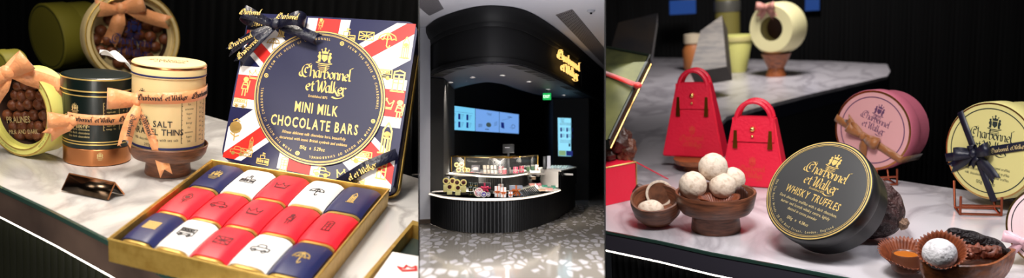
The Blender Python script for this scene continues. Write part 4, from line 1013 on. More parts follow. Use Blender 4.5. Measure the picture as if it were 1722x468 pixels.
# ---- goods on the kiosk
def P_(r, g, b): return mat('card %d %d %d' % (r, g, b), (r, g, b), .5)
def lo(u, v): return F.on(u, v, HL+.004)
def up(u, v): return F.on(u, v, HT+.004)
def face(c, yaw=0): return Matrix.Translation(c) @ Matrix.Rotation(-math.atan2(c.x, c.y)+yaw, 4, 'Z')
def pxm(c): return F.depth(c)/1300
# rosette window tins on cream blocks
def rosette(root, c, r, lab, stand):
    o = thing('rosette_box', lab, 'box', F, face(c), 'round window boxes of chocolates at the left of the counter')
    if stand: part('cream_block', MB().box((-r*.8, -r*.5, 0), (r*.8, r*.5, stand), P_(232, 222, 150), r*.08), o)
    T = Matrix.Translation((0, 0, stand+r)) @ Matrix.Rotation(PI/2-.15, 4, 'X')
    part('ring', MB().lathe([(r*.62, r*.3), (r*.95, r*.32), (r, r*.25), (r, -r*.35), (0, -r*.35)], P_(226, 210, 130), 24, T), o)
    part('chocolates', MB().ball((0, 0, r*.12), r*.62, mat('dark red chocolates', (84, 26, 24), .5, bump=(30, .6)), 18, 8, T, fn=lambda d: 1+.12*math.sin(9*math.atan2(d.y, d.x))*abs(math.sin(3*d.z)), sc=(1, 1, .5)), o)
rs = [(750, 323, .0, 12.5), (761, 321.5, 0, 11), (768.5, 322, .0, 9), (779.5, 324, 0, 11), (756, 327.5, 0, 7), (770, 328.5, 0, 6.5)]
for j, (u, v, s, hpx) in enumerate(rs):
    c = lo(u, v); k = pxm(c); rosette(None, c, 5.6*k, 'round window box of dark chocolates on a cream block, ' + ('leftmost on the lower shelf', 'second back box from the left', 'third back box from the left', 'rightmost of the back ones', 'left one of the front pair', 'right one of the front pair')[j], hpx*k)
def minijar(c, r, h, body, band, lab, name='round_jar', cat='jar', grp=None):
    o = thing(name, lab, cat, F, Matrix.Translation(c), grp); part('body', MB().lathe([(r*.96, 0), (r, .005), (r, h*.78), (r*.95, h*.79)], body, 20), o); part('lid', MB().lathe([(r, h*.78), (r*1.04, h*.8), (r*1.04, h*.97), (r*.9, h), (0, h)], body, 20), o)
    part('band', MB().lathe([(r*1.01, h*.3), (r*1.03, h*.36), (r*1.01, h*.42)], band, 20), o); return o
j = 0
for (u, v) in ((791.5, 330), (799.5, 331)):
    for lv in range(3):
        c = lo(u, v); k = pxm(c); minijar(c+Vector((0, 0, lv*7.6*k+lv*.002)), 3.6*k, 7.4*k, mat('bottle green', (24, 38, 28), .3), M_brass, 'dark green jar with gold band, ' + ('bottom', 'middle', 'top')[lv] + ' of the ' + ('left', 'right')[j] + ' stack on the shelf', grp='dark green jars stacked on the lower shelf')
    j += 1
def gbox(name, label, cat, c, w, h, d, m, ribbon=None, yaw=0, tilt=0, lidm=None, grp=None):
    k = pxm(c); o = thing(name, label, cat, F, face(c, yaw) @ Matrix.Rotation(tilt, 4, 'X'), grp); w, h, d = w*k, h*k, d*k
    part('box_body', MB().box((-w/2, 0, 0), (w/2, d, h), m, min(w, h, d)*.06), o)
    if lidm: part('box_lid', MB().box((-w*.52, -d*.03, h*.8), (w*.52, d*1.03, h*1.02), lidm, h*.04), o)
    if ribbon:
        mb = MB().box((-w*.07, -d*.04, -.0), (w*.07, 0, h*1.02), ribbon); mb.box((-w*.53, -d*.05, h*.42), (w*.53, 0, h*.54), ribbon)
        T = Matrix.Translation((0, -d*.06-.001, h*.5)) @ Matrix.Rotation(PI/2, 4, 'X'); bow(mb, ribbon, w*.32, w*.2, ((-.9, -.9), (.9, -1)), T=T); part('ribbon', mb, o, solid=.002, keepn=True)
    return o
M_pinkr = P_(214, 60, 100); M_orr = P_(214, 110, 50)
gbox('hamper_box', 'black window hamper box with a pink bow on the lower shelf', 'box', lo(815, 324), 20, 16, 14, P_(36, 30, 36), M_pinkr)
c = lo(807, 331.5); k = pxm(c)
def lolly(u, v, r, m, lab, cfun=lo):
    c = cfun(u, v); k = pxm(c); r = r*k; o = thing('round_gift_box', lab, 'box', F, face(c)); T = Matrix.Translation((0, 0, r)) @ Matrix.Rotation(PI/2-.1, 4, 'X')
    part('drum', MB().lathe([(0, -r*.5), (r, -r*.5), (r, r*.2), (0, r*.2)], m, 24, T), o); part('rim', MB().lathe([(r, r*.1), (r*1.04, r*.12), (r*1.04, r*.24), (r*.85, r*.24)], P_(230, 220, 200), 24, T), o)
    mb = MB(); bow(mb, P_(230, 225, 230), r*.5, r*.3, ((-.6, -.8), (.6, -.8)), T=Matrix.Translation((0, -r*.32, r)) @ Matrix.Rotation(PI/2-.1, 4, 'X')); part('ribbon', mb, o, solid=.002, keepn=True)
lolly(805, 331.5, 7.5, mat('red floral paper', (190, 60, 80), .5, noise=(60, (235, 225, 225), .45, .55)), 'round red floral gift box standing on the lower shelf')
lolly(813.5, 332, 4.8, P_(74, 50, 140), 'small round violet gift box in front of the black hamper')
lolly(821, 331, 3.6, P_(150, 130, 160), 'tiny pale lilac round box beside the violet one')
gbox('gift_bag', 'white gift bag with an orange bow, left one of the pair', 'bag', lo(836.5, 331.5), 9.5, 18, 6, P_(232, 226, 222), M_orr)
gbox('gift_bag', 'white gift bag with an orange bow, right one of the pair', 'bag', lo(846.5, 332.5), 9.5, 17, 6, P_(236, 230, 226), M_orr)
gbox('gift_bag', 'small white box behind the pair of white gift bags', 'bag', lo(842, 327), 9, 17, 4, P_(224, 214, 206), M_orr)
gbox('gift_box', 'pale blue grey gift box with a copper bow on the lower shelf', 'box', lo(868, 329.5), 22, 17, 10, P_(158, 164, 180), M_orr, yaw=.12)
gbox('gift_pouch', 'small white pouch in front of the pale blue grey box', 'pouch', lo(858.5, 332), 7, 9, 4, P_(236, 232, 236), M_orr)
# fan of thin black boxes
M_thin = mat('thin black box', (18, 24, 22), .35, coat=.3); M_te = P_(186, 190, 160)
for i in range(10):
    c = lo(883+i*2.7, 331.5-i*.85); k = pxm(c)
    o = thing('slim_box', 'slim black chocolate box with a pale edge, ' + ('first', 'second', 'third', 'fourth', 'fifth', 'sixth', 'seventh', 'eighth', 'ninth', 'tenth')[i] + ' from the left in the leaning row', 'box', F, face(c) @ Matrix.Rotation(-.75, 4, 'Y'), 'slim black boxes leaning in a row')
    part('box_body', MB().box((-1.0*k, 0, 0), (.9*k, 9*k, 15*k), M_thin, .2*k), o); part('pale_edge', MB().box((-1.1*k, -.4*k, 14.2*k), (1.0*k, 9.2*k, 15.4*k), M_te), o)
# stepped boxes in front of the marble cheek
cols = [(222, 160, 150), (150, 190, 168), (96, 160, 136), (70, 150, 126), (224, 190, 160), (236, 228, 220), (206, 120, 130)]
names = {0: 'salmon pink', 1: 'pale mint', 2: 'sea green', 3: 'teal', 4: 'peach', 5: 'white', 6: 'rose'}
st = [(912, 322, 15, 5, 4), (925, 320.5, 13, 5, 0), (934, 317, 12, 5.5, 3), (920, 314.5, 11, 5, 1), (911, 316, 10, 5, 5), (928, 311.5, 11, 5, 2), (918, 309.5, 9, 4.5, 3), (923, 305, 9, 4.5, 1), (914, 303, 8, 4.5, 2), (908, 308, 8, 5, 6), (905, 299, 8, 6, 5), (898, 302, 9, 6, 4), (910, 296, 7, 6, 3), (896, 308, 10, 5, 0)]
for i, (u, v, w, h, ci) in enumerate(st):
    base = lo(u, v if v > 312 else v+9); k = pxm(base); hz = 0 if v > 312 else (312-v)*.75*k+.01
    c = base + Vector((0, .2 if hz else 0, hz)); 
    ol = gbox('stacked_box', f'flat {names[ci]} chocolate box in the stepped stack, ' + ('bottom step front left', 'bottom step centre', 'bottom step far right', 'second step centre', 'second step left', 'second step right', 'third step centre', 'fourth step right', 'fourth step centre', 'third step left', 'upper step left', 'middle step far left', 'top of the stack', 'bottom step far left')[i], 'box', c, w*.8, h*.8, 7, P_(*cols[ci]), lidm=P_(*[int(x*.8) for x in cols[ci]]), yaw=.4, grp='stepped stack of small boxes')
# upper tier goods
for i, (u, v, r) in enumerate(((771, 290.5, 4.3), (781, 290, 4.3), (776, 283.5, 4.6), (767.5, 283, 4), (787, 289.5, 3.4))):
    c = up(u, 290.5); k = pxm(c)
    o = thing('rosette_tin', 'pale gold round tin of chocolates inside the glass case, ' + ('bottom left', 'bottom middle', 'top right', 'top left', 'bottom right')[i], 'tin', F, face(c+Vector((0, .05, (290.5-v)*1.0*k+ (.0 if v > 285 else .02)))), 'pale gold round tins in the glass case')
    T = Matrix.Translation((0, 0, r*k)) @ Matrix.Rotation(PI/2-.1, 4, 'X'); q = r*k
    part('ring', MB().lathe([(q*.6, q*.3), (q*.95, q*.32), (q, q*.2), (q, -q*.5), (0, -q*.5)], P_(214, 200, 110), 20, T), o); part('chocolates', MB().ball((0, 0, q*.1), q*.6, P_(90, 60, 30), 14, 8, T, sc=(1, 1, .5)), o)
def card(u, v, w, h, m, lab, name='gift_card', ribbon=None, tilt=-.35, art=None, yaw=0):
    c = up(u, v); k = pxm(c); o = thing(name, lab, 'box', F, face(c, yaw) @ Matrix.Rotation(tilt, 4, 'X')); part('box_body', MB().box((-w/2*k, 0, 0), (w/2*k, 2*k, h*k), m, .3*k), o)
    mb = MB()
    if ribbon: mb.box((-.7*k, -.2*k, 0), (.7*k, 0, h*k), ribbon); mb.box((-w/2*k, -.2*k, h*.45*k), (w/2*k, 0, h*.55*k), ribbon)
    else: mb.box((-w*.3*k, -.15*k, h*.3*k), (w*.3*k, 0, h*.7*k), art or P_(200, 190, 190))
    part('ribbon' if ribbon else 'front_label', mb, o)
card(800, 290, 14, 13, mat('speckled paper', (120, 116, 126), .5, noise=(50, (40, 36, 44), .45, .55)), 'speckled grey box leaning inside the glass case')
card(819, 292, 11, 15, P_(224, 208, 186), 'beige slim gift box with a dark ribbon inside the case, left of two', ribbon=P_(40, 30, 36), yaw=.3)
card(831, 292.5, 10, 15, P_(230, 216, 196), 'beige slim gift box with a dark ribbon inside the case, right of two', ribbon=P_(40, 30, 36), yaw=.3)
card(843, 291, 9, 12, P_(176, 60, 66), 'red gift box leaning in the middle of the glass case', ribbon=P_(230, 220, 210))
for i, (u, r, cc_, nm) in enumerate(((849, 3.4, (200, 70, 84), 'red'), (856, 3, (226, 216, 204), 'ivory'), (888, 3.2, (130, 170, 120), 'green'), (896, 3.4, (120, 160, 130), 'mint'), (903, 3.2, (222, 180, 170), 'blush'))):
    c = up(u, 291-(u-850)*.08 if u > 850 else 293); k = pxm(c); o = thing('bonbon_jar', f'small {nm} jar of sweets inside the glass case', 'jar', F, face(c)); part('body', MB().lathe([(r*.8*k, 0), (r*k, r*.3*k), (r*k, r*1.8*k), (r*.8*k, r*2.2*k)], P_(*cc_), 16), o); part('lid', MB().lathe([(r*.85*k, r*2.2*k), (r*.9*k, r*2.3*k), (r*.9*k, r*2.9*k), (0, r*2.9*k)], P_(236, 230, 224), 16), o)
gbox('handle_bag', 'bright pink small gift bag inside the glass case, left of two', 'bag', up(867, 292), 8, 11, 5, P_(232, 84, 120), P_(240, 200, 200))
gbox('handle_bag', 'bright pink small gift bag inside the glass case, right of two', 'bag', up(877, 290.5), 8, 11, 5, P_(236, 70, 104), P_(240, 200, 200))
for i, (u, w, cc_) in enumerate(((793, 10, (214, 90, 96)), (808, 9, (150, 60, 66)), (827, 12, (140, 40, 50)), (846, 8, (196, 60, 70)), (884, 10, (220, 206, 196)))):
    c = up(u, 293.4-abs(u-845)*.02 - (1.5 if u < 800 else 0) - (2 if u > 880 else 0)); k = pxm(c); single('sweet_dish', ('pink flat dish of sweets at the left of the glass case', 'dark red flat dish of sweets in front of the speckled box', 'crimson flat dish in front of the beige boxes', 'red flat dish in the middle of the case', 'white flat dish beside the pink bags')[i], 'dish', MB().lathe([(w*.3*k, 0), (w*.45*k, .8*k), (w*.42*k, .9*k), (w*.3*k, .5*k), (0, .9*k)], P_(*cc_), 20), F, face(c))
# till, stands and cards on the end unit
c = F.on(858, 263.5, 1.33); c = F.at(855, 262, F.depth(xy(GC[len(GC)//2], HG))+1.5); o = thing('till_monitor', 'black till screen seen from behind above the counter', 'monitor', F, face(c)); k = pxm(c)
part('monitor_body', MB().box((-10*k, 0, 4*k), (10*k, 2*k, 20*k), M_bez, .5*k, T=Matrix.Rotation(-.15, 4, 'X')), o); part('stand', MB().box((-2*k, 1*k, -36*k), (2*k, 3*k, 6*k), M_bez, .3*k), o); part('rear_light', MB().box((-6*k, -.8*k, 13*k), (2*k, -.5*k, 14*k), mat('white tag', (200, 200, 210), .5)), o)
def top(u, v): return F.on(u, v, HTU+.002)
c = top(920, 285); k = pxm(c); o = thing('card_stand', 'black display stand holding white cards on the end unit', 'stand', F, face(c)); part('board', MB().box((-7*k, 0, 0), (-1*k, 2*k, 22*k), M_bez, .4*k), o)
part('cards', MB().box((0*k, -.5*k, 1*k), (6*k, .5*k, 23*k), P_(200, 204, 216), .3*k, T=Matrix.Rotation(-.15, 4, 'X')), o)
for j in range(12):
    u = 927+(j % 6)*5.0+(j//6)*2; v = 283.2-(j//6)*2.2; c = top(u, v+.3); k = pxm(c)
    single('folded_card', 'small white folded card laid out on the end unit top', 'card', MB().add([(-2*k, 0, 0), (2*k, 0, 0), (2*k, 2*k, 3*k), (-2*k, 2*k, 3*k), (2*k, 4*k, 0), (-2*k, 4*k, 0)], [[0, 1, 2, 3], [3, 2, 4, 5]], P_(190, 222, 232)), F, face(c), 'folded cards on the end unit', solid=.004)
# lights of the kiosk and added fill lights
area('mall_ceiling', F, (0, 9.5, 3.8), (0, 9.5, 0), 3.0, 23, (1, .97, .95), sy=4, spread=170)
area('mall_far', F, (3.6, 19, 3.85), (3.6, 19, 0), 1.4, 4, (1, .97, .95), sy=4, spread=170)
area('ceiling_fill_light', F, (-.2, 10.2, .3), (.6, 13, 4), 2.5, 10, (.95, .95, 1), spread=150)  # added unseen light from below, brightens the ceiling
for u, v in ((758, 138.5), (795, 130), (845, 126.7), (889.7, 137), (921.5, 150)):
    c = F.on(u, v, HH-.06); area('downlight_beam', F, c, c+Vector((0, .25, -2)), .12, .9, (1, .9, .78), spread=100)
c0 = F.on(835, 262, 1.28); 
for q in (.15, .5, .85):
    p = GC[int(len(GC)*q)]; area('case_light', F, xy(p, 1.29)+Vector((0, .1, 0)), xy(p, HT)+Vector((0, .25, 0)), .35, .5, (1, .9, .78), spread=160)
for q in (.1, .35, .6, .85):
    p = LP1[int(len(LP1)*q)]; area('shelf_light', F, xy(TP_[int(len(TP_)*q)], HT-.06)+Vector((0, -.15, 0)), xy(p, HL), .3, .28, (1, .92, .8), spread=160)

c = F.on(925, 300, .9); area('cheek_fill_light', F, c+Vector((-.3, -.9, .5)), c+Vector((0, .3, -.1)), .3, .6, (1, .95, .88), spread=120)  # small extra light added to brighten the marble cheek
# ================================================================ RIGHT: counter with the round truffle box and wooden dishes
F = FR; CR = (1018.6, -1)
M_marbR = marble('pale marble', (214, 209, 213), (150, 145, 152), .13, .3)
M_rbag = mat('scarlet leatherette', (226, 26, 58), .42, bump=(4, .1)); M_goldc = mat('gold clasp', (236, 196, 120), .25, 1)
M_blk = mat('matt black card', (24, 25, 27), .42, coat=.1); M_blkface = mat('black label card', (54, 54, 54), .4, coat=.15)
M_truf = mat('cocoa dusted white truffle', (224, 206, 186), .8, noise=(3.5, (186, 160, 136), .5, .75), bump=(6, .12))
M_truf2 = mat('grey dusted truffle', (206, 204, 206), .85, noise=(4, (150, 146, 148), .5, .75), bump=(6, .2))
M_cup = mat('brown pleated paper', (122, 58, 26), .5, noise=(2.5, (84, 34, 14), .4, .7)); M_dark = mat('dark chocolate', (62, 34, 24), .38, coat=.2, bump=(2, .3))
M_pod = mat('cocoa pod husk', (66, 38, 36), .5, noise=(1.2, (34, 20, 20), .35, .7), bump=(2.5, .7)); M_stem = mat('pod stem', (150, 118, 96), .8, bump=(6, .8))
M_pink = mat('pink card', (214, 158, 158), .5); M_pinks = mat('deep pink card', (196, 104, 124), .5); M_caram = mat('caramel', (176, 98, 30), .25, coat=.5)
M_bronzer = mat('bronze satin', (150, 92, 42), .4, sheen=.3, bump=(2.5, .2)); M_wire = mat('copper wire', (170, 92, 66), .3, 1)
M_teak = mat('carved teak', (172, 98, 54), .42, noise=(.9, (92, 46, 24), .35, .75, (1, 5, 5)), bump=(1.5, .15), coat=.15); M_wal = mat('dark walnut dish', (134, 80, 54), .45, noise=(.9, (62, 34, 22), .35, .75, (1, 1, 7)), coat=.12)
M_palec = mat('pale yellow card', (212, 202, 132), .5); M_navr = mat('midnight satin', (10, 12, 34), .42)
fe = [F.on(u, v) for u, v in ((1018, 387.5), (1110, 405), (1198, 424.5), (1300, 443), (1400, 462), (1560, 492))]
rg_ = [F.on(1790, 540), F.on(1900, 400), F.on(1790, 352)]
bk_ = [F.on(u, v) for u, v in ((1630, 321), (1509, 303), (1400, 288), (1330, 281), (1262, 268), (1225, 245), (1205, 215), (1222, 196), (1290, 176), (1362, 158), (1440, 140), (1492, 128), (1497, 120), (1492, 108), (1400, 103), (1200, 98), (1018, 96))]
dc = thing('display_counter', 'curving fluted counter with a pale marble top and lit edge, under the truffle dishes', 'counter', F, Vector((0, 0, 0)))
part('marble_top', MB().slab([p+Vector((0, 0, -.02)) for p in fe + rg_ + bk_], .55, M_marbR), dc, clip=CR)
fo = Vector(((fe[3]-fe[0]).normalized().y, -(fe[3]-fe[0]).normalized().x, 0))
def bp(z, out): return [Vector((p.x, p.y, z)) + fo*out for p in fe]
part('glass_edge', MB().slab(bp(0, .15)+bp(0, .02)[::-1], .2, M_glassg), dc, clip=CR)
part('edge_band', MB().slab(bp(-.22, .12)+bp(-.22, -.4)[::-1], 1.22, mat('grey lilac band', (84, 80, 92), .3, .4)), dc, clip=CR)
part('light_strip', MB().slab(bp(-1.46, .1)+bp(-1.46, -.3)[::-1], .1, M_led), dc, clip=CR)
Rr3 = resample(spline(bp(0, -.6), 12), .07); Q = [p + fo*.3*abs(math.sin(i*PI/8)) for i, p in enumerate(Rr3)]
part('fluted_front', wallstrip(MB(), Q, -9, -1.4, mat('fluted black lacquer', (10, 10, 12), .35, coat=.3)), dc, clip=CR)
ib = [Vector((p.x, p.y, 0)) for p in bk_[3:14]]; vs = [Vector((p.x, p.y, z)) for z in (-.5, -2.4) for p in ib]; n = len(ib)
part('inner_band', MB().add(vs, [[i, i+1, n+i+1, n+i] for i in range(n-1)], mat('blue black band', (24, 26, 40), .4)), dc)
ib = [p+Vector((0, .3, 0)) for p in ib]; part('inner_front', wallstrip(MB(), ib, -20, -2.4, M_wallk), dc)
# back wall of dark drapes
P0, P1 = F.at(1018, 234, 205), F.at(2000, 234, 165); R3 = [P0.lerp(P1, i/260) for i in range(261)]; Q = [xy(p, 0)+Vector((0, -.8, 0))*abs(math.sin(i*1.4)) for i, p in enumerate(R3)]
struct('wall_back_2', wallstrip(MB(), Q, -40, 60, mat('black pleated drape', (4, 4, 5), .85)), F, solid=.2)

# --- the black round box leaning on a cocoa pod
def settle(u, v, d, a, ratio, mdir, updir, thick, z=0):
    lo_, hi_ = d*.6, d*1.6
    for _ in range(45):
        m = (lo_+hi_)/2; M = F.disc(u, v, m, ratio, mdir, updir); R = a*m/1300; nz = M.col[2].z
        q = M.translation.z - R*math.sqrt(max(0, 1-nz*nz)) - max(0, thick*R*nz)
        if q > z: lo_ = m
        else: hi_ = m
    return M, R, lo_
def round_box(name, label, u, v, d, a, ratio, mdir, updir, thick, face_m, side_m, z=.02, rimm=None, clip=None, split=.42):
    M, R, d = settle(u, v, d, a, ratio, mdir, updir, thick, z); T = thick*R; o = thing(name, label, 'box', F, M)
    mb = MB().lathe([(0, -T), (R*.93, -T), (R*.955, -T*.98), (R*.955, -T*split)], side_m, 96); part('box_base', mb, o, clip=clip)
    mb = MB().lathe([(R*.955, -T*split), (R*.995, -T*split), (R, -T*(split-.03)), (R, -.02*R), (R*.985, 0), (R*.96, .002*R)], side_m, 96); mb.lathe([(R*.96, .002*R), (R*.5, .003*R), (0, .003*R)], face_m, 96)
    lid_ = part('box_lid', mb, o, clip=clip); return o, M, R, d, lid_
o, M, R, d, ld = round_box('round_truffle_box', 'black round box of whisky truffles with gold lettering, tilted against the cocoa pod', 1374, 319.5, 47, 93, .80, (-.72, -.69), (.52, -.85), .72, M_blkface, M_blk)
WB = (M, R, d)
g = Pen(); g.ring(0, 0, .965*R, .02*R, 96); g.ring(0, 0, .925*R, .012*R, 96); g.ring(0, 0, .90*R, .006*R, 96)
g.crest(.02*R, .585*R, .155*R); g.logo(.0*R, .235*R, .92*R, False, .22); g.text('Established 1875', 0, -.03*R, .06*R, .002, .8)
g.text('WHISKY TRUFFLES', 0, -.23*R, .20*R, .015, .6, .09)
mb = MB(); g.into(mb, flat, M_print, .008*R)
g = Pen()
for j, t in enumerate(('Dark chocolate truffles with a dark chocolate,', 'butter and Scotch whisky centre, lightly', 'dusted in cocoa powder')): g.text(t, 0, (-.35-.095*j)*R, .078*R, .001, .75, .09)
g.text('130g  e  4.58oz', 0, -.70*R, .085*R, .002, .8, .1); g.arctext("CHARBONNEL ET WALKER  ONE THE ROYAL ARCADE  28 OLD BOND STREET  LONDON", 0, 0, .80*R, PI+.55, .055*R, .002, .8, .3) if False else None
for k, ch in enumerate('One The Royal Arcade, 28 Old Bond Street, London, England'):
    a = PI+.12+k*.042
    if ch != ' ': 
        vs_, fs_, l_, q_ = _glyph(ch, .002); P = []
        for p in vs_:
            dx, dy = (p[0]-(l_+q_)/2)*.75*.065*R, p[1]*.065*R; rr_ = .86*R-dy; P.append((math.cos(a)*rr_-math.sin(a)*dx, math.sin(a)*rr_+math.cos(a)*dx))
        g.p.append((P, fs_))
g.into(mb, flat, M_printp, .008*R); part('gold_lettering', mb, ld, label='gold emblem, rings and lettering')
mb = MB().lathe([(R*.24, 0), (R*.25, .02*R), (R*.22, .03*R)], M_blk, 30)
# cocoa pod
def pod(label, name, a_, b_, tipu, rad, L, F=F):
    c = (a_+b_)/2; ax = (b_-a_).normalized(); zz = ax; xx = Vector((0, 0, 1)).cross(zz).normalized(); yy = zz.cross(xx); Mx = Matrix((xx, yy, zz)).transposed().to_4x4(); Mx.translation = a_
    o = thing(name, label, 'cocoa pod', F, Mx); prof = []
    for i in range(41):
        t = i/40; r = rad*max(0, 1-abs(2*t-1)**3.0)**.55*(1-.12*t); prof.append((max(r, .001), t*L))
    def rf(r, z, a): return r*(1+.075*math.cos(10*a)+.03*math.cos(5*a+.6)+.03*math.sin(17*a+z*3)*math.sin(2.3*z)+.012*math.sin(9*z+7*a))
    part('husk', MB().lathe(prof, M_pod, 140, rfn=rf), o)
    part('stem', MB().lathe([(rad*.17, L*.955), (rad*.15, L*1.0), (rad*.2, L*1.03), (rad*.13, L*1.06), (0, L*1.05)], M_stem, 20, rfn=lambda r, z, a: r*(1+.15*math.sin(5*a))), o)
    return o
zr_ = 1.62
pa = F.onpl(1400, 312, Vector((0, 53.5, 0)), Vector((0, 1, 0))); pb = F.at(1516, 377, 46.0); 
pb = F.on(1513, 374, 1.5); pa = pb + Vector((-4.6, 2.6, 1.45)); L_ = (pb-pa).length
pod('dark ridged cocoa pod lying behind the black round box', 'cocoa_pod', pa, pb, None, 2.0, L_+.15)
# --- pedestal dish with truffles
b = F.on(1200, 395); b += Vector((0, 39/1300*F.depth(b)*.8, 0)); D = F.depth(b); k = D/1300
zr1 = F.hgt(b, 323); R0 = 39*k; Rd = 66*k
o = thing('pedestal_dish', 'turned walnut pedestal dish holding white truffles in a brown paper cup', 'dish', F, b)
part('foot', MB().lathe([(R0*1.02, 0), (R0*1.04, .1), (R0*.97, zr1*.45), (R0, zr1*.5)], M_wal, 64), o)
part('bowl', MB().lathe([(R0*.9, zr1*.46), (Rd*.85, zr1*.5), (Rd*.93, zr1*.62), (Rd, zr1*.98), (Rd*.985, zr1*1.02), (Rd*.93, zr1*1.0), (Rd*.86, zr1*.66), (Rd*.4, zr1*.6), (0, zr1*.6)], M_wal, 72), o)
zb = zr1*.62
def paper_cup(label, c, r0, r1, h, grp=None, M=None, n=40, name='paper_cup'):
    mb = MB(); nu, nv = n*4, 6
    def fn(s, t): a = 2*PI*s; q = r0+(r1-r0)*t**1.3; q *= 1+.045*math.cos(n*a)*(.3+t); return Vector((q*math.cos(a), q*math.sin(a), h*t + .04*h*math.cos(n*a)*t + .05*h*math.sin(5*a)*t))
    mb.grid(fn, nu, nv, M_cup); mb.lathe([(r0*.98, 0), (0, .0)], M_cup, 40)
    return single(name, label, 'paper cup', mb, F, M or c, grp, solid=.03)
paper_cup('brown pleated paper cup standing up among the truffles in the pedestal dish', Vector((b.x+.35, b.y-1.0, zb+.03)), .7, 1.35, .95)
tr = []
def truffle(label, u, v, dd, rpx, m=None, grp='white truffles in the pedestal dish'):
    c = F.at(u, v, D+dd); r = rpx*(D+dd)/1300
    return single('truffle', label, 'truffle', MB().ball((0, 0, 0), r, m or M_truf, 36, 22, fn=lambda q: 1+.02*math.sin(6*q.x+2)*math.cos(5*q.y)+.012*math.sin(14*q.z+9*q.x)), F, c, grp)
truffle('round white truffle on top of the pile in the pedestal dish', 1199, 281.5, .2, 24)
truffle('round white truffle at the left of the pedestal dish', 1165, 311.5, -.35, 23)
truffle('round white truffle at the front, half hidden by the paper cup', 1215, 313, -.3, 22)
truffle('round white truffle at the back right of the pedestal dish', 1232, 302, 1.3, 20.5)
for j, (dx, dy, tl) in enumerate(((1.9, .3, .5), (1.5, .9, .8))):
    c = Vector((b.x+dx*.75, b.y+dy*.8+.1, zr1*.75)); 
single('paper_cup', 'dark pleated paper standing at the right rim of the pedestal dish', 'paper cup', MB().grid(lambda s, t: Vector(((s-.5)*1.3, .07*math.cos(40*s)+.25*math.sin(PI*s), 1.15*t*(1-.3*abs(2*s-1)))), 60, 4, mat('dark pleated paper', (62, 30, 18), .55)), F, Matrix.Translation(Vector((b.x+1.6, b.y+.35, zr1*.7))) @ Matrix.Rotation(-.5, 4, 'Z'), solid=.03)
# --- small bowl with an opened truffle
b2 = F.on(1101, 384); b2 += Vector((0, .9, 0)); D2 = F.depth(b2); k = D2/1300; zr2 = F.hgt(b2+Vector((0, -.2, 0)), 333); Rb = 40*k
o = thing('wooden_bowl', 'small hollowed dark wooden bowl holding a halved white truffle', 'bowl', F, Matrix.Translation(b2+Vector((0, 0, .34))) @ Matrix.Rotation(.42, 4, 'X'))
bowlf = lambda r, z, a: r*(1+.05*math.cos(2*a)+.05*math.sin(a+.5)+.02*math.sin(3*a+1))
part('bowl_body', MB().lathe([(Rb*.35, 0), (Rb*.62, .08), (Rb*.92, zr2*.4), (Rb*1.0, zr2*.8), (Rb*.98, zr2), (Rb*.9, zr2*1.0), (Rb*.84, zr2*.8), (Rb*.7, zr2*.42), (0, zr2*.3)], M_wal, 64, rfn=bowlf), o)
kk = D2/1300
c = F.at(1109, 326, D2-.1)
mb = MB(); T = (F.O-c).to_track_quat('Z', 'Y').to_matrix().to_4x4() @ Matrix.Rotation(.15, 4, 'X'); r = 23*kk
mb.lathe([(0, -r), (r*.5, -r*.87), (r*.87, -r*.5), (r, 0), (r*.93, .03*r), (r*.8, 0)], M_truf, 40, T); mb.lathe([(r*.82, .01*r), (r*.6, -.04*r), (r*.3, .03*r), (0, .0)], mat('brown ganache', (112, 70, 48), .45, noise=(2, (70, 40, 28), .4, .7)), 40, T)
single('halved_truffle', 'white coated truffle half with its dark filling showing, in the small wooden bowl', 'truffle', mb, F, c)
c = F.at(1095, 352.5, D2-.95); r = 20*kk; mb = MB().ball((0, 0, 0), r, M_truf, 32, 18, sc=(1.1, .9, .78), fn=lambda q: 1+.03*math.sin(5*q.x+3*q.y))
single('halved_truffle', 'cut white truffle lying rounded side up at the front of the small bowl', 'truffle', mb, F, c)
c = F.at(1078, 325, D2+1.2); single('chocolate_piece', 'dark chocolate piece at the left inside the small bowl', 'chocolate', MB().ball((0, 0, 0), 13*kk, M_dark, 20, 12, sc=(1.1, 1, 1.2), fn=lambda q: 1+.1*math.sin(5*q.x)*math.cos(4*q.z)), F, c)
# --- red box with dark pieces at the left edge
q = [F.on(u, v, 2.35) for u, v in ((985, 300), (1019, 290), (1070, 268), (1030, 262))]
base = F.on(1055, 338); zt = F.hgt(base, 276)
e1 = base; a_ = F.on(1018, 346.5); dirx = (base-a_).normalized(); back = Vector((-dirx.y, dirx.x, 0)); w = 9.0
pts = [base+dirx*1.0-dirx*w, base+dirx*1.0, base+dirx*1.0+back*3.2, base+dirx*1.0+back*3.2-dirx*w]
bx = thing('red_box', 'scarlet open box with gold edge at the left edge of the marble', 'box', F, pts[0])
T0 = pts[0]
part('box_body', MB().slab([p-T0+Vector((0, 0, .0)) for p in pts], zt, M_rbag, Vector((0, 0, 1))), bx, clip=CR)
mb = MB(); rim = [p-T0+Vector((0, 0, zt)) for p in pts]
for i in range(4): mb.tube([rim[i], rim[(i+1) % 4]], .07, M_goldc, 6)
mb.tube([rim[1], rim[1]-Vector((0, 0, zt))], .07, M_goldc, 6); part('gold_edge', mb, bx, clip=CR)
fl = [base+dirx*1.0+Vector((0, 0, zt)), base+dirx*1.0+back*3.2+Vector((0, 0, zt)), base+dirx*3.2+back*3.0+Vector((0, 0, .5)), base+dirx*4.6+Vector((0, 0, .25))]
part('open_flap', MB().slab([p-T0 for p in [base+dirx*1.05+Vector((0, 0, zt-.05)), base+dirx*1.05+back*.5+Vector((0, 0, zt)), base+dirx*5.2+back*1.4+Vector((0, 0, .75)), base+dirx*5.2+back*.9+Vector((0, 0, .72))]], .08, M_rbag, Vector((0, 0, 1))), bx)
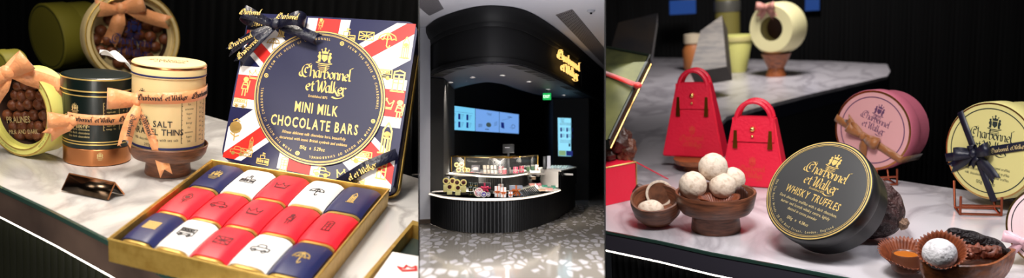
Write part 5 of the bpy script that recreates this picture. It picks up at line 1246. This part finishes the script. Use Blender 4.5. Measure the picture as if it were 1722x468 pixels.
for j, (u, v, r, s, lab) in enumerate(((1036, 240, 22, (1.1, .8, 1.25), 'big rough chunk of dark chocolate standing on the scarlet box'), (1052, 258, 17, (1.0, .8, 1.5), 'tilted curl of dark chocolate at the right on the scarlet box'), (1022, 266, 14, (1.1, .9, .9), 'lumpy dark piece at the left end on the scarlet box'))):
    dd_ = F.depth(base)+1.2; c = F.at(u, v, dd_)+Vector((0, 0, .15)); k = dd_/1300
    single('chocolate_chunk', lab, 'chocolate', MB().ball((0, 0, 0), r*k, M_dark if j != 1 else mat('cocoa bark', (110, 66, 46), .5, noise=(1, (60, 32, 22), .4, .7), bump=(1.5, .5)), 28, 18, sc=s, fn=lambda q: 1+.13*math.sin(5*q.x+2*q.z)*math.cos(6*q.y+q.z)+.06*math.sin(11*q.z)), F, Matrix.Translation(c) @ Matrix.Rotation(.5-.3*j, 4, 'Y'), clip=CR)
# --- tall green gold box with red ribbon leaning at the left edge
def quad_thing(name, label, cat, px, dep, thick, m, back=None, clip=None, edge=None):
    P = [F.at(u, v, d) for (u, v), d in zip(px, dep)]; c = sum(P, Vector())/4; nn = (P[1]-P[0]).cross(P[3]-P[0]).normalized()
    if nn.dot(F.O-c) < 0: nn = -nn
    o = thing(name, label, cat, F, c); part('box_body', MB().slab([p-c for p in P], thick, m, -nn, ms=edge), o, clip=clip); return o, c, nn, P
M_gg = mat('olive gold card', (112, 112, 66), .35, .3, noise=(.3, (60, 64, 40), .3, .7)); M_edge = mat('dark green frame', (24, 32, 24), .4)
o, c, nn, P = quad_thing('leaning_box', 'tall olive gold box with a red ribbon, leaning beside the scarlet box', 'box', ((965, 70), (1093, 94), (1024, 236), (900, 215)), (70, 66, 60, 62), 1.0, M_gg, clip=CR, edge=M_edge)
mb = MB()
for a, b_ in ((0, 1), (1, 2)): mb.tube([P[a]-c+nn*.05, P[b_]-c+nn*.05], .13, M_edge, 6)
mb.tube([P[1]-c-nn*.9, P[2]-c-nn*.9], .1, M_goldc, 6); part('edge_trim', mb, o, clip=CR)
mb = MB(); r0, r1 = F.onpl(960, 104, P[0]+nn*.1, nn)-c, F.onpl(1072, 144, P[0]+nn*.1, nn)-c; dd_ = (r1-r0).normalized(); mb.strip([r0, r0.lerp(r1, .5)+nn*.1, r1], nn.cross(dd_), .5, mat('bright red satin', (196, 34, 24), .4, sheen=.3)); mb.ball(r1, .36, MT['bright red satin'], 14, 8, sc=(1, 1, .7)); part('ribbon', mb, o, label='red satin ribbon', clip=CR, solid=.05)
o, c, nn, P = quad_thing('picture_box', 'brown and grey box standing further back at the left, blurred', 'box', ((1040, 38), (1106, 22), (1096, 92), (1022, 100)), (100, 100, 97, 96), 2.0, mat('dusky brown card', (92, 76, 62), .5, noise=(.2, (50, 52, 60), .3, .7)), clip=CR, edge=mat('pale frame edge', (150, 150, 160), .5))
# --- red handbag boxes
def bag(label, u0, u1, utop0, utop1, vb, vt, rise, dd_, yaw, z=0, grp='scarlet handbag gift boxes'):
    b_ = F.on((u0+u1)/2, vb, z); b_ += Vector((0, dd_, 0)); k = F.depth(b_)/1300; W = (u1-u0)*k*.90; h = F.hgt(b_, vt)-z; Dp = W*.42
    o = thing('handbag_box', label, 'gift box', F, Matrix.Translation(b_) @ Matrix.Rotation(-math.atan2(b_.x, b_.y)+yaw, 4, 'Z'), grp)
    tw = W*(utop1-utop0)/(u1-u0); dt = Dp*.5
    vs = [(-W/2, -Dp/2, 0), (W/2, -Dp/2, 0), (W/2, Dp/2, 0), (-W/2, Dp/2, 0), (-tw/2, -dt/2, h), (tw/2, -dt/2, h), (tw/2, dt/2, h), (-tw/2, dt/2, h)]
    bm = bmesh.new(); V_ = [bm.verts.new(v) for v in vs]
    for f in ((0, 3, 2, 1), (4, 5, 6, 7), (0, 1, 5, 4), (1, 2, 6, 5), (2, 3, 7, 6), (3, 0, 4, 7)): bm.faces.new([V_[i] for i in f])
    bmesh.ops.bevel(bm, geom=bm.edges[:], offset=.12, segments=2, affect='EDGES'); bm.verts.index_update(); mb = MB().add([v.co.copy() for v in bm.verts], [[v.index for v in f.verts] for f in bm.faces], M_rbag, True); bm.free()
    part('bag_body', mb, o)
    fy = lambda z_: -(Dp/2+(dt-Dp)/2*z_/h)
    hr = tw*.42
    for s in (-1, 1):
        pts = [(hr*math.cos(a), s*dt*.5+s*.0, h-.1*h + hr*1.15*math.sin(a)+.05*h) for a in [PI*i/16 for i in range(17)]]
        pts = [(hr, s*dt*.55, h*.72)] + pts + [(-hr, s*dt*.55, h*.72)]
        mb = MB(); mb.strip([Vector(p) for p in pts], Vector((0, 1, 0)), .34, M_rbag)
        mb2 = MB(); mb2.tube([Vector(p) for p in pts], .19, M_rbag, 8); part('handle', mb2, o)
    # flap, clasp, buckles
    mb = MB(); mb.slab([(-tw*.5-.05, fy(h*.62)-.06, h*.66), (tw*.5+.05, fy(h*.62)-.06, h*.66), (tw*.5, fy(h)-.06, h*1.0), (-tw*.5, fy(h)-.06, h*1.0)], .07, M_rbag, Vector((0, -1, 0))); part('flap', mb, o)
    mb = MB(); mb.ball((0, fy(h*.82)-.2, h*.84), .24, M_goldc, 16, 10); mb.ball((0, fy(h*.82)-.3, h*.74), .13, M_goldc, 12, 8); part('gold_clasp', mb, o)
    for s in (-1, 1):
        mb = MB(); mb.slab([(s*tw*.42-.2, fy(h*.6)-.16, h*.56), (s*tw*.42+.2, fy(h*.6)-.16, h*.56), (s*tw*.42+.12, fy(h*.85)-.16, h*.82), (s*tw*.42-.12, fy(h*.85)-.16, h*.82)], .06, mat('old gold buckle', (170, 110, 40), .3, 1), Vector((0, -1, 0))); part('gold_buckle', mb, o)
    pn = Pen(); pn.crest(0, h*.38, .35); pn.logo(0, h*.22, W*.4, False)
    part('printed_crest', pn.into(MB(), lambda x, y, q: Vector((x, fy(y)-.03, y)), mat('faint orange print', (220, 70, 50), .5)), o)
    return o
bag('scarlet handbag box with gold clasp, farther one, standing on a wooden block', 1112, 1226, 1142, 1204, 262, 139, 0, .4, -.28, z=1.2)
bag('scarlet handbag box with gold clasp, nearer one, behind the black box', 1208, 1328, 1228, 1302, 316, 196, 0, 1.2, -.22)
c = F.on(1170, 288); c += Vector((0, .6, 0)); k = F.depth(c)/1300
o = thing('wooden_block', 'short turned wooden stand under the farther scarlet handbag', 'stand', F, c); part('foot', MB().lathe([(21*k, 0), (22*k, .06), (20*k, .5), (20*k, .62)], M_teak, 40), o); part('plate', MB().lathe([(20*k, .6), (36*k, .7), (38*k, 1.12), (36*k, 1.17), (0, 1.17)], M_teak, 40), o)
c = F.on(1275, 317.5)+Vector((0, .6, 0)); 
# --- pink and pale yellow round boxes
def ribbon_cross(o, R, m, T, ang, w, lab, tails, bl, bw, off=(0, 0), tx=None):
    """flat ribbon over the lid and down its sides with a bow"""
    mb = MB(); c, q = math.cos(ang), math.sin(ang); d_ = Vector((c, q, 0)); n_ = Vector((-q, c, 0)); oo_ = Vector((off[0], off[1], 0))
    ox = oo_.dot(n_); hl = math.sqrt(max(.01, R*R*1.02-ox*ox)); base_ = n_*ox
    pts = [base_-d_*hl*1.005+Vector((0, 0, -T)), base_-d_*hl*1.012+Vector((0, 0, -.02)), base_-d_*hl*.98+Vector((0, 0, .06))] + [base_+d_*hl*t+Vector((0, 0, .07)) for t in (-.5, 0, .5)] + [base_+d_*hl*.98+Vector((0, 0, .06)), base_+d_*hl*1.012+Vector((0, 0, -.02)), base_+d_*hl*1.005+Vector((0, 0, -T))]
    mb.strip(pts, n_, w, m); rb = part('ribbon', mb, o, label=lab, solid=.03, keepn=True)
    if tx: pn = Pen(); pn.word("Charbonnel' et Walker", 0, 0, w*.27, .28); part('ribbon_print', pn.into(MB(), lambda x, y, h: base_+d_*(x+tx)+n_*(y-w*.25)+Vector((0, 0, .1)), M_printp), rb)
    B = Matrix.Translation(oo_+Vector((0, 0, .1))) @ Matrix.Rotation(ang, 4, 'Z')
    mb = MB(); bow(mb, m, bl, bw, tails, .12, T=B); part('bow', mb, rb, solid=.03, keepn=True); return rb
o, M, R, d, ld = round_box('round_gift_box', 'pink round box with a bronze ribbon bow, standing on edge behind the black box', 1466, 219, 62, 68, .86, (-.95, .12), (.38, -.92), .9, M_pink, M_pinks, z=.45)
g = Pen(); g.ring(0, 0, .96*R, .05*R, 80); mb = g.into(MB(), flat, M_goldc, .008*R); g = Pen(); g.ring(0, 0, .82*R, .025*R, 80); g.crest(0, .5*R, .17*R); g.logo(0, .18*R, .8*R, False); g.into(mb, flat, mat('mauve ink', (96, 60, 96), .5), .008*R); part('label_lettering', mb, ld)
ribbon_cross(o, R, M_bronzer, .9*R, -.12, .62, 'bronze satin ribbon', ((-1.3, .35), (.5, -1.2)), 1.5, .8, off=(-.1*R, -.22*R))
def wire_stand(label, c, k, w, yaw=0):
    o = thing('wire_stand', label, 'stand', F, Matrix.Translation(c) @ Matrix.Rotation(yaw, 4, 'Z')); mb = MB(); hw = w/2
    for s in (-1, 1): part('wire_leg', MB().tube([(s*hw, -.1, 1.35), (s*hw, -.15, .09), (s*hw, 1.5, .09), (s*hw, 2.2, 1.9)], .085, M_wire, 8), o)
    [part('cross_wire', MB().tube([(-hw, y, z), (hw, y, z)], .08, M_wire, 8), o) for y, z in ((-.15, .1), (1.5, .1), (-.1, .7))]
wire_stand('copper wire easel under the pink round box', F.on(1490, 312), 1, 1.6, .3)
o, M, R, d, ld = round_box('round_gift_box', 'pale yellow round box with a midnight blue ribbon on a copper easel', 1664, 254, 58, 83, .80, (-.97, .1), (.12, -1), .95, M_palec, M_palec, z=.55)
g = Pen(); g.ring(0, 0, .965*R, .03*R, 80); mb = g.into(MB(), flat, M_goldc, .008*R); g = Pen(); g.ring(0, 0, .86*R, .02*R, 80); g.crest(0.05*R, .55*R, .17*R); g.logo(0, .2*R, .95*R, False)
for j in range(3): g.text('milk chocolate sea salt caramel truffles', 0, (-.35-.1*j)*R, .08*R, 0, .7)
g.text('130g e 4.6oz', 0, -.7*R, .1*R, 0, .8); g.into(mb, flat, mat('dark green ink', (36, 48, 44), .5), .008*R); part('label_lettering', mb, ld)
r1_ = ribbon_cross(o, R, M_navr, .95*R, .33, .62, 'midnight blue satin ribbon', ((-1.5, -.5), (.8, -1.35)), 1.35, .85, off=(-.28*R, -.1*R), tx=.2)
ribbon_cross(o, R, M_navr, .95*R, -1.05, .5, 'midnight blue satin ribbon', ((.9, -.6), (1.2, -1.0)), .6, .5, off=(-.28*R, -.1*R))
wire_stand('copper wire easel under the pale yellow round box', F.on(1648, 362), 1, 2.5, .05)
o, M, R, d, ld = round_box('round_gift_box', 'blush pink round box with a gold rim, cut off at the right edge', 1768, 383, 47, 72, .92, (-.9, .1), (.1, -1), .5, mat('blush card', (232, 206, 208), .5), M_pink)
g = Pen(); g.ring(0, 0, .97*R, .045*R, 80); mb = g.into(MB(), flat, M_goldc, .008*R); g = Pen(); g.ring(0, 0, .86*R, .02*R, 80); g.into(mb, flat, M_ink, .008*R); part('label_lettering', mb, ld)
mb = MB(); bow(mb, mat('pale pink satin', (222, 176, 186), .4, sheen=.3), 1.0, .55, ((-.9, -.9), (.9, -1)), T=Matrix.Translation((-.52*R, -.42*R, .15))); part('ribbon', mb, o, label='pale pink satin bow', solid=.03, keepn=True)
# --- leaf shaped bowl
Hb = 1.75; lp, lq = F.on(1550, 440, Hb+.1), F.on(1708, 419, Hb+.17); c = (lp+lq)/2; c.z = 0; yw = math.atan2(lq.y-lp.y, lq.x-lp.x); Lb = (Vector((lq.x, lq.y, 0))-Vector((lp.x, lp.y, 0))).length; k = F.depth(c)/1300; Wb = Lb*.46
lf = thing('leaf_bowl', 'carved teak leaf shaped bowl with a truffle in a paper cup, at the lower right', 'bowl', F, Matrix.Translation(c) @ Matrix.Rotation(yw, 4, 'Z'))
def hull(sc, z0, z1, rise, flip_=False):
    def fn(s, t):
        a = 2*PI*s; x = math.cos(a); y = math.sin(a); w_ = Wb/2*(1-.72*max(0, x)**1.4)*(1-.0*x)
        q = math.sin(t*PI/2)**.75; X, Y = Lb/2*x*(.35+.65*q)*sc, w_*y*(.25+.75*q)*sc
        Z = z0+(z1-z0)*(1-math.cos(t*PI/2)) + rise*t*t*(abs(x)**2.2)*(1.2 if x > 0 else .8)
        return Vector((X, Y, Z))
    return fn
mb = MB(); mb.grid(hull(1, 0, Hb, .14), 72, 12, M_teak); mb.grid(hull(.90, 1.3, Hb, .14), 72, 12, M_teak)
fo_, fi_ = hull(1, 0, Hb, .14), hull(.90, 1.3, Hb, .14); mb.grid(lambda s, t: fo_(s, 1).lerp(fi_(s, 1), t)+Vector((0, 0, .06*math.sin(PI*t))), 72, 2, M_teak)
mb.add([hull(1, 0, Hb, .14)(i/40, 0) for i in range(40)], [list(range(40))], M_teak)
mb.add([hull(.9, 1.3, Hb, .14)(i/40, 0) for i in range(40)], [list(range(40))], M_teak); part('bowl_body', mb, lf)
def ptn(u, v, dd_): return F.at(u, v, F.depth(c)+dd_)
pc_ = ptn(1583, 431, -.9); T = Matrix.Translation(pc_) @ Matrix.Rotation(.62, 4, 'X') @ Matrix.Rotation(-.1, 4, 'Y') @ Matrix.Translation((0, 0, -.35))
paper_cup('brown pleated paper cup tilted in the leaf bowl around the grey dusted truffle', None, .6, 1.18, .95, M=T, n=34)
r = 25.5*k; cc_ = F.at(1580, 427.5, F.depth(c)-1.35); single('truffle', 'grey dusted truffle in the tilted paper cup of the leaf bowl', 'truffle', MB().ball((0, 0, 0), r, M_truf2, 36, 22, fn=lambda q: 1+.02*math.sin(7*q.x+2)*math.cos(6*q.y)), F, cc_)
# outer paper cup lying open left with a caramel truffle
pc2 = F.on(1524, 462, .05); T = Matrix.Translation(pc2+Vector((0, .35, .36))) @ Matrix.Rotation(.25, 4, 'X') @ Matrix.Rotation(.1, 4, 'Y')
paper_cup('wide brown pleated paper cup lying open left of the leaf bowl', None, .75, 1.55, .95, M=T, n=46)
cz_ = F.on(1522, 458, .35); o = thing('caramel_truffle', 'small round dark chocolate cup filled with caramel, in the open paper cup', 'chocolate', F, cz_+Vector((.02, .15, 0)))
rr3 = 22*F.depth(cz_)/1300; part('chocolate_shell', MB().lathe([(0, 0), (rr3*.78, 0), (rr3, .15), (rr3*1.0, 1.0), (rr3*.95, 1.08), (rr3*.84, 1.04), (rr3*.8, .98)], mat('chocolate shell', (92, 52, 34), .4, coat=.2), 40), o); part('caramel_filling', MB().lathe([(rr3*.86, 1.0), (rr3*.5, 1.03), (0, 1.0)], M_caram, 40, rfn=lambda r, z, a: r*(1+.04*math.sin(5*a))), o)
# bark and nibs
def P3(u, v, dd_): return ptn(u, v, dd_)
pts = [P3(1592, 393, .3), P3(1612, 394, .2), P3(1634, 402, .0), P3(1658, 408, .0), P3(1684, 420, .0), P3(1694, 424, .1)]
oo_ = pts[2]; single('vanilla_bark', 'long dark wrinkled strip of cocoa bark lying across the leaf bowl', 'bark', MB().tube([p-oo_ for p in spline(pts, 5)], .34, mat('black bark', (34, 26, 28), .5, bump=(3, 1)), 10, rf=lambda t: .5+.7*math.sin(PI*min(1, t*1.1))**.6+.15*math.sin(20*t)), F, oo_)
rnd = random.Random(11); M_nib = mat('cocoa nib', (128, 72, 54), .5, noise=(3, (84, 40, 30), .4, .7)); nb_ = None
nl = 'small brown cocoa nib lying in the leaf bowl'
for j in range(34):
    u = 1612+rnd.random()*70; v = 421+rnd.uniform(-7, 11)*(1-(u-1612)/110)+(u-1614)*.03; p = P3(u, v, -.35+rnd.uniform(-.2, .2)); T = Matrix.Translation(p) @ Matrix.Rotation(rnd.uniform(0, 6), 4, (rnd.random(), rnd.random(), rnd.random()+.1))
    if nb_ is None: nb_ = single('cocoa_nib', nl, 'cocoa nib', MB().ball((0, 0, 0), .24, M_nib, 10, 7, sc=(1.3, .9, .75), fn=lambda q: 1+.15*math.sin(6*q.x+4*q.y)), F, T, 'cocoa nibs in the leaf bowl')
    else: dup(nb_, 'cocoa_nib', nl, F, T, 'cocoa nibs in the leaf bowl')
# --- far things on the back counter
def far(u, v): return F.on(u, v)
c = far(1305, 128); k = F.depth(c)/1300; o = thing('wooden_goblet', 'small wooden cup stand under the cream ring on the far counter', 'stand', F, c); part('goblet_body', MB().lathe([(17*k, 0), (15*k, 6*k), (13*k, 14*k), (19*k, 26*k), (24*k, 38*k), (21*k, 37*k), (0, 26*k)], M_teak, 36), o)
t_ = thing('cream_ring_box', 'cream ring shaped box with a brown hollow on the wooden cup stand, far back', 'box', F, Matrix.Translation(c+Vector((0, 0, 38*k+42*k))) @ Matrix.Rotation(PI/2, 4, 'X') @ Matrix.Rotation(-.45, 4, 'Y'))
part('ring_body', MB().lathe([(20*k, 16*k), (38*k, 18*k), (43*k, 10*k), (43*k, -22*k), (36*k, -26*k), (20*k, -22*k)], mat('cream ring card', (222, 214, 162), .5), 40), t_); part('brown_hollow', MB().lathe([(0, -6*k), (20*k, -6*k), (20*k, -10*k), (0, -10*k)], mat('brown filling', (70, 44, 34), .6), 32), t_)
mb = MB(); bow(mb, mat('dull pink satin', (188, 130, 116), .5), 16*k, 12*k, ((-.8, -.9), (.8, -.9)), T=Matrix.Translation((-6*k, 36*k, 20*k))); part('ribbon', mb, t_, solid=.05, keepn=True)
c = far(1240, 121); k = F.depth(c)/1300; o = thing('yellow_tumbler', 'pale yellow tapered tub on the far counter', 'tub', F, c); part('tub_body', MB().lathe([(14*k, 0), (17*k, 10*k), (25*k, 58*k), (24*k, 62*k), (0, 60*k)], mat('pale lemon card', (226, 224, 130), .5), 36), o); part('band', MB().lathe([(25.5*k, 52*k), (26.5*k, 56*k), (25.5*k, 60*k)], M_palec, 36), o)
c = far(1212, 116); c += Vector((0, 14, 0)); k = F.depth(c)/1300; o = thing('tall_tin', 'tall yellow green tin standing behind the tub, far back', 'tin', F, c); part('tin_body', MB().lathe([(20*k, 0), (20*k, 116*k), (18*k, 118*k), (0, 118*k)], mat('mustard card', (150, 140, 70), .5), 32), o); part('tin_lid', MB().lathe([(21*k, 84*k), (21.5*k, 86*k), (21.5*k, 100*k), (21*k, 102*k)], mat('grey lid', (130, 128, 118), .4, .5), 32), o)
o, c, nn, P = quad_thing('striped_box', 'grey brown striped box leaning on the far counter beside the yellow tub', 'box', ((1178, 52), (1214, 26), (1222, 112), (1160, 122)), (120, 120, 116, 115), 3.0, mat('taupe card', (132, 122, 108), .5, noise=(.35, (90, 82, 74), .4, .6, (1, 1, 5))), edge=mat('dark taupe edge', (70, 64, 58), .5))
c = far(1166, 118); k = F.depth(c)/1300; o = thing('small_orange_jar', 'small cream and orange jar at the left of the striped box', 'jar', F, c); part('jar_body', MB().lathe([(13*k, 0), (16*k, 6*k), (17*k, 34*k), (12*k, 44*k)], mat('orange card', (190, 116, 62), .5), 28), o); part('jar_lid', MB().lathe([(12*k, 44*k), (15*k, 46*k), (15*k, 60*k), (0, 62*k)], mat('cream lid', (216, 200, 170), .5), 28), o)
for (u, v, w, h, lab) in ((1148, 12, 46, 26, 'left'), (1366, 6, 24, 26, 'middle'), (1722, 100, 20, 20, 'right')):
    c = F.at(u, v, 180); k = 180/1300
    o = thing('wall_screen', f'dim blue lit screen on the dark far wall, the {lab} one of three', 'screen', F, face(c)); part('bezel', MB().box((-w/2*k, 0, -h/2*k), (w/2*k, 1, h/2*k), M_bez, .2), o); part('display', MB().box((-w/2*k*.94, -.1, -h/2*k*.9), (w/2*k*.94, .0, h/2*k*.9), mat('dim blue light', (10, 30, 80), .4, emit=(30, 80, 160), es=.5)), o)
# --- lights of the right set
area('right_key', F, (-3, 36, 32), (1, 52, 0), 8, 50, (1, .96, .95), spread=120)
area('right_side', F, (16, 44, 24), (2, 52, 1), 6, 15, (.95, .95, 1), spread=130)
area('right_back', F, (2, 74, 36), (0, 62, 1), 8, 14, (1, .93, .9), spread=120)
area('right_far', F, (-6, 125, 50), (-4, 145, 0), 14, 130, (1, .95, .95), spread=120)
# ================================================================ partitions between the three places, world, colour
def partition(name, u, d0, d1, t=.004):
    c2w = lambda p: CAMPOS + A @ p
    r = Vector(((u-861)/FPX, 0, -1)); mb = MB(); vs = []
    s = 1 if u < 861 else -1
    for d, th in ((d0, .003), (d1, .003)):
        for y in (-1.9, 1.9):
            for x in (0, s*th): vs.append(c2w(r*d + Vector((x, y*d/ d0*.55 if d == d0 else y*1.9, 0))))
    mb.add(vs, [[0, 1, 3, 2], [4, 6, 7, 5], [0, 4, 5, 1], [2, 3, 7, 6], [0, 2, 6, 4], [1, 5, 7, 3]], M_wallk)
    me = finish(name, mb, None, None, None, None, 0); me['kind'] = 'structure'; return me
partition('wall_partition_left', 704, 2.55, 8.2); partition('wall_partition_right', 1018, 2.75, 17.5)
sc_ = bpy.context.scene; w = bpy.data.worlds.new('world'); sc_.world = w; w.use_nodes = True
w.node_tree.nodes['Background'].inputs[0].default_value = (.6, .62, .7, 1); w.node_tree.nodes['Background'].inputs[1].default_value = .012
v = sc_.view_settings; v.view_transform = 'Standard'; v.look = 'None'; v.gamma = 1; v.exposure = 0; v.use_curve_mapping = False
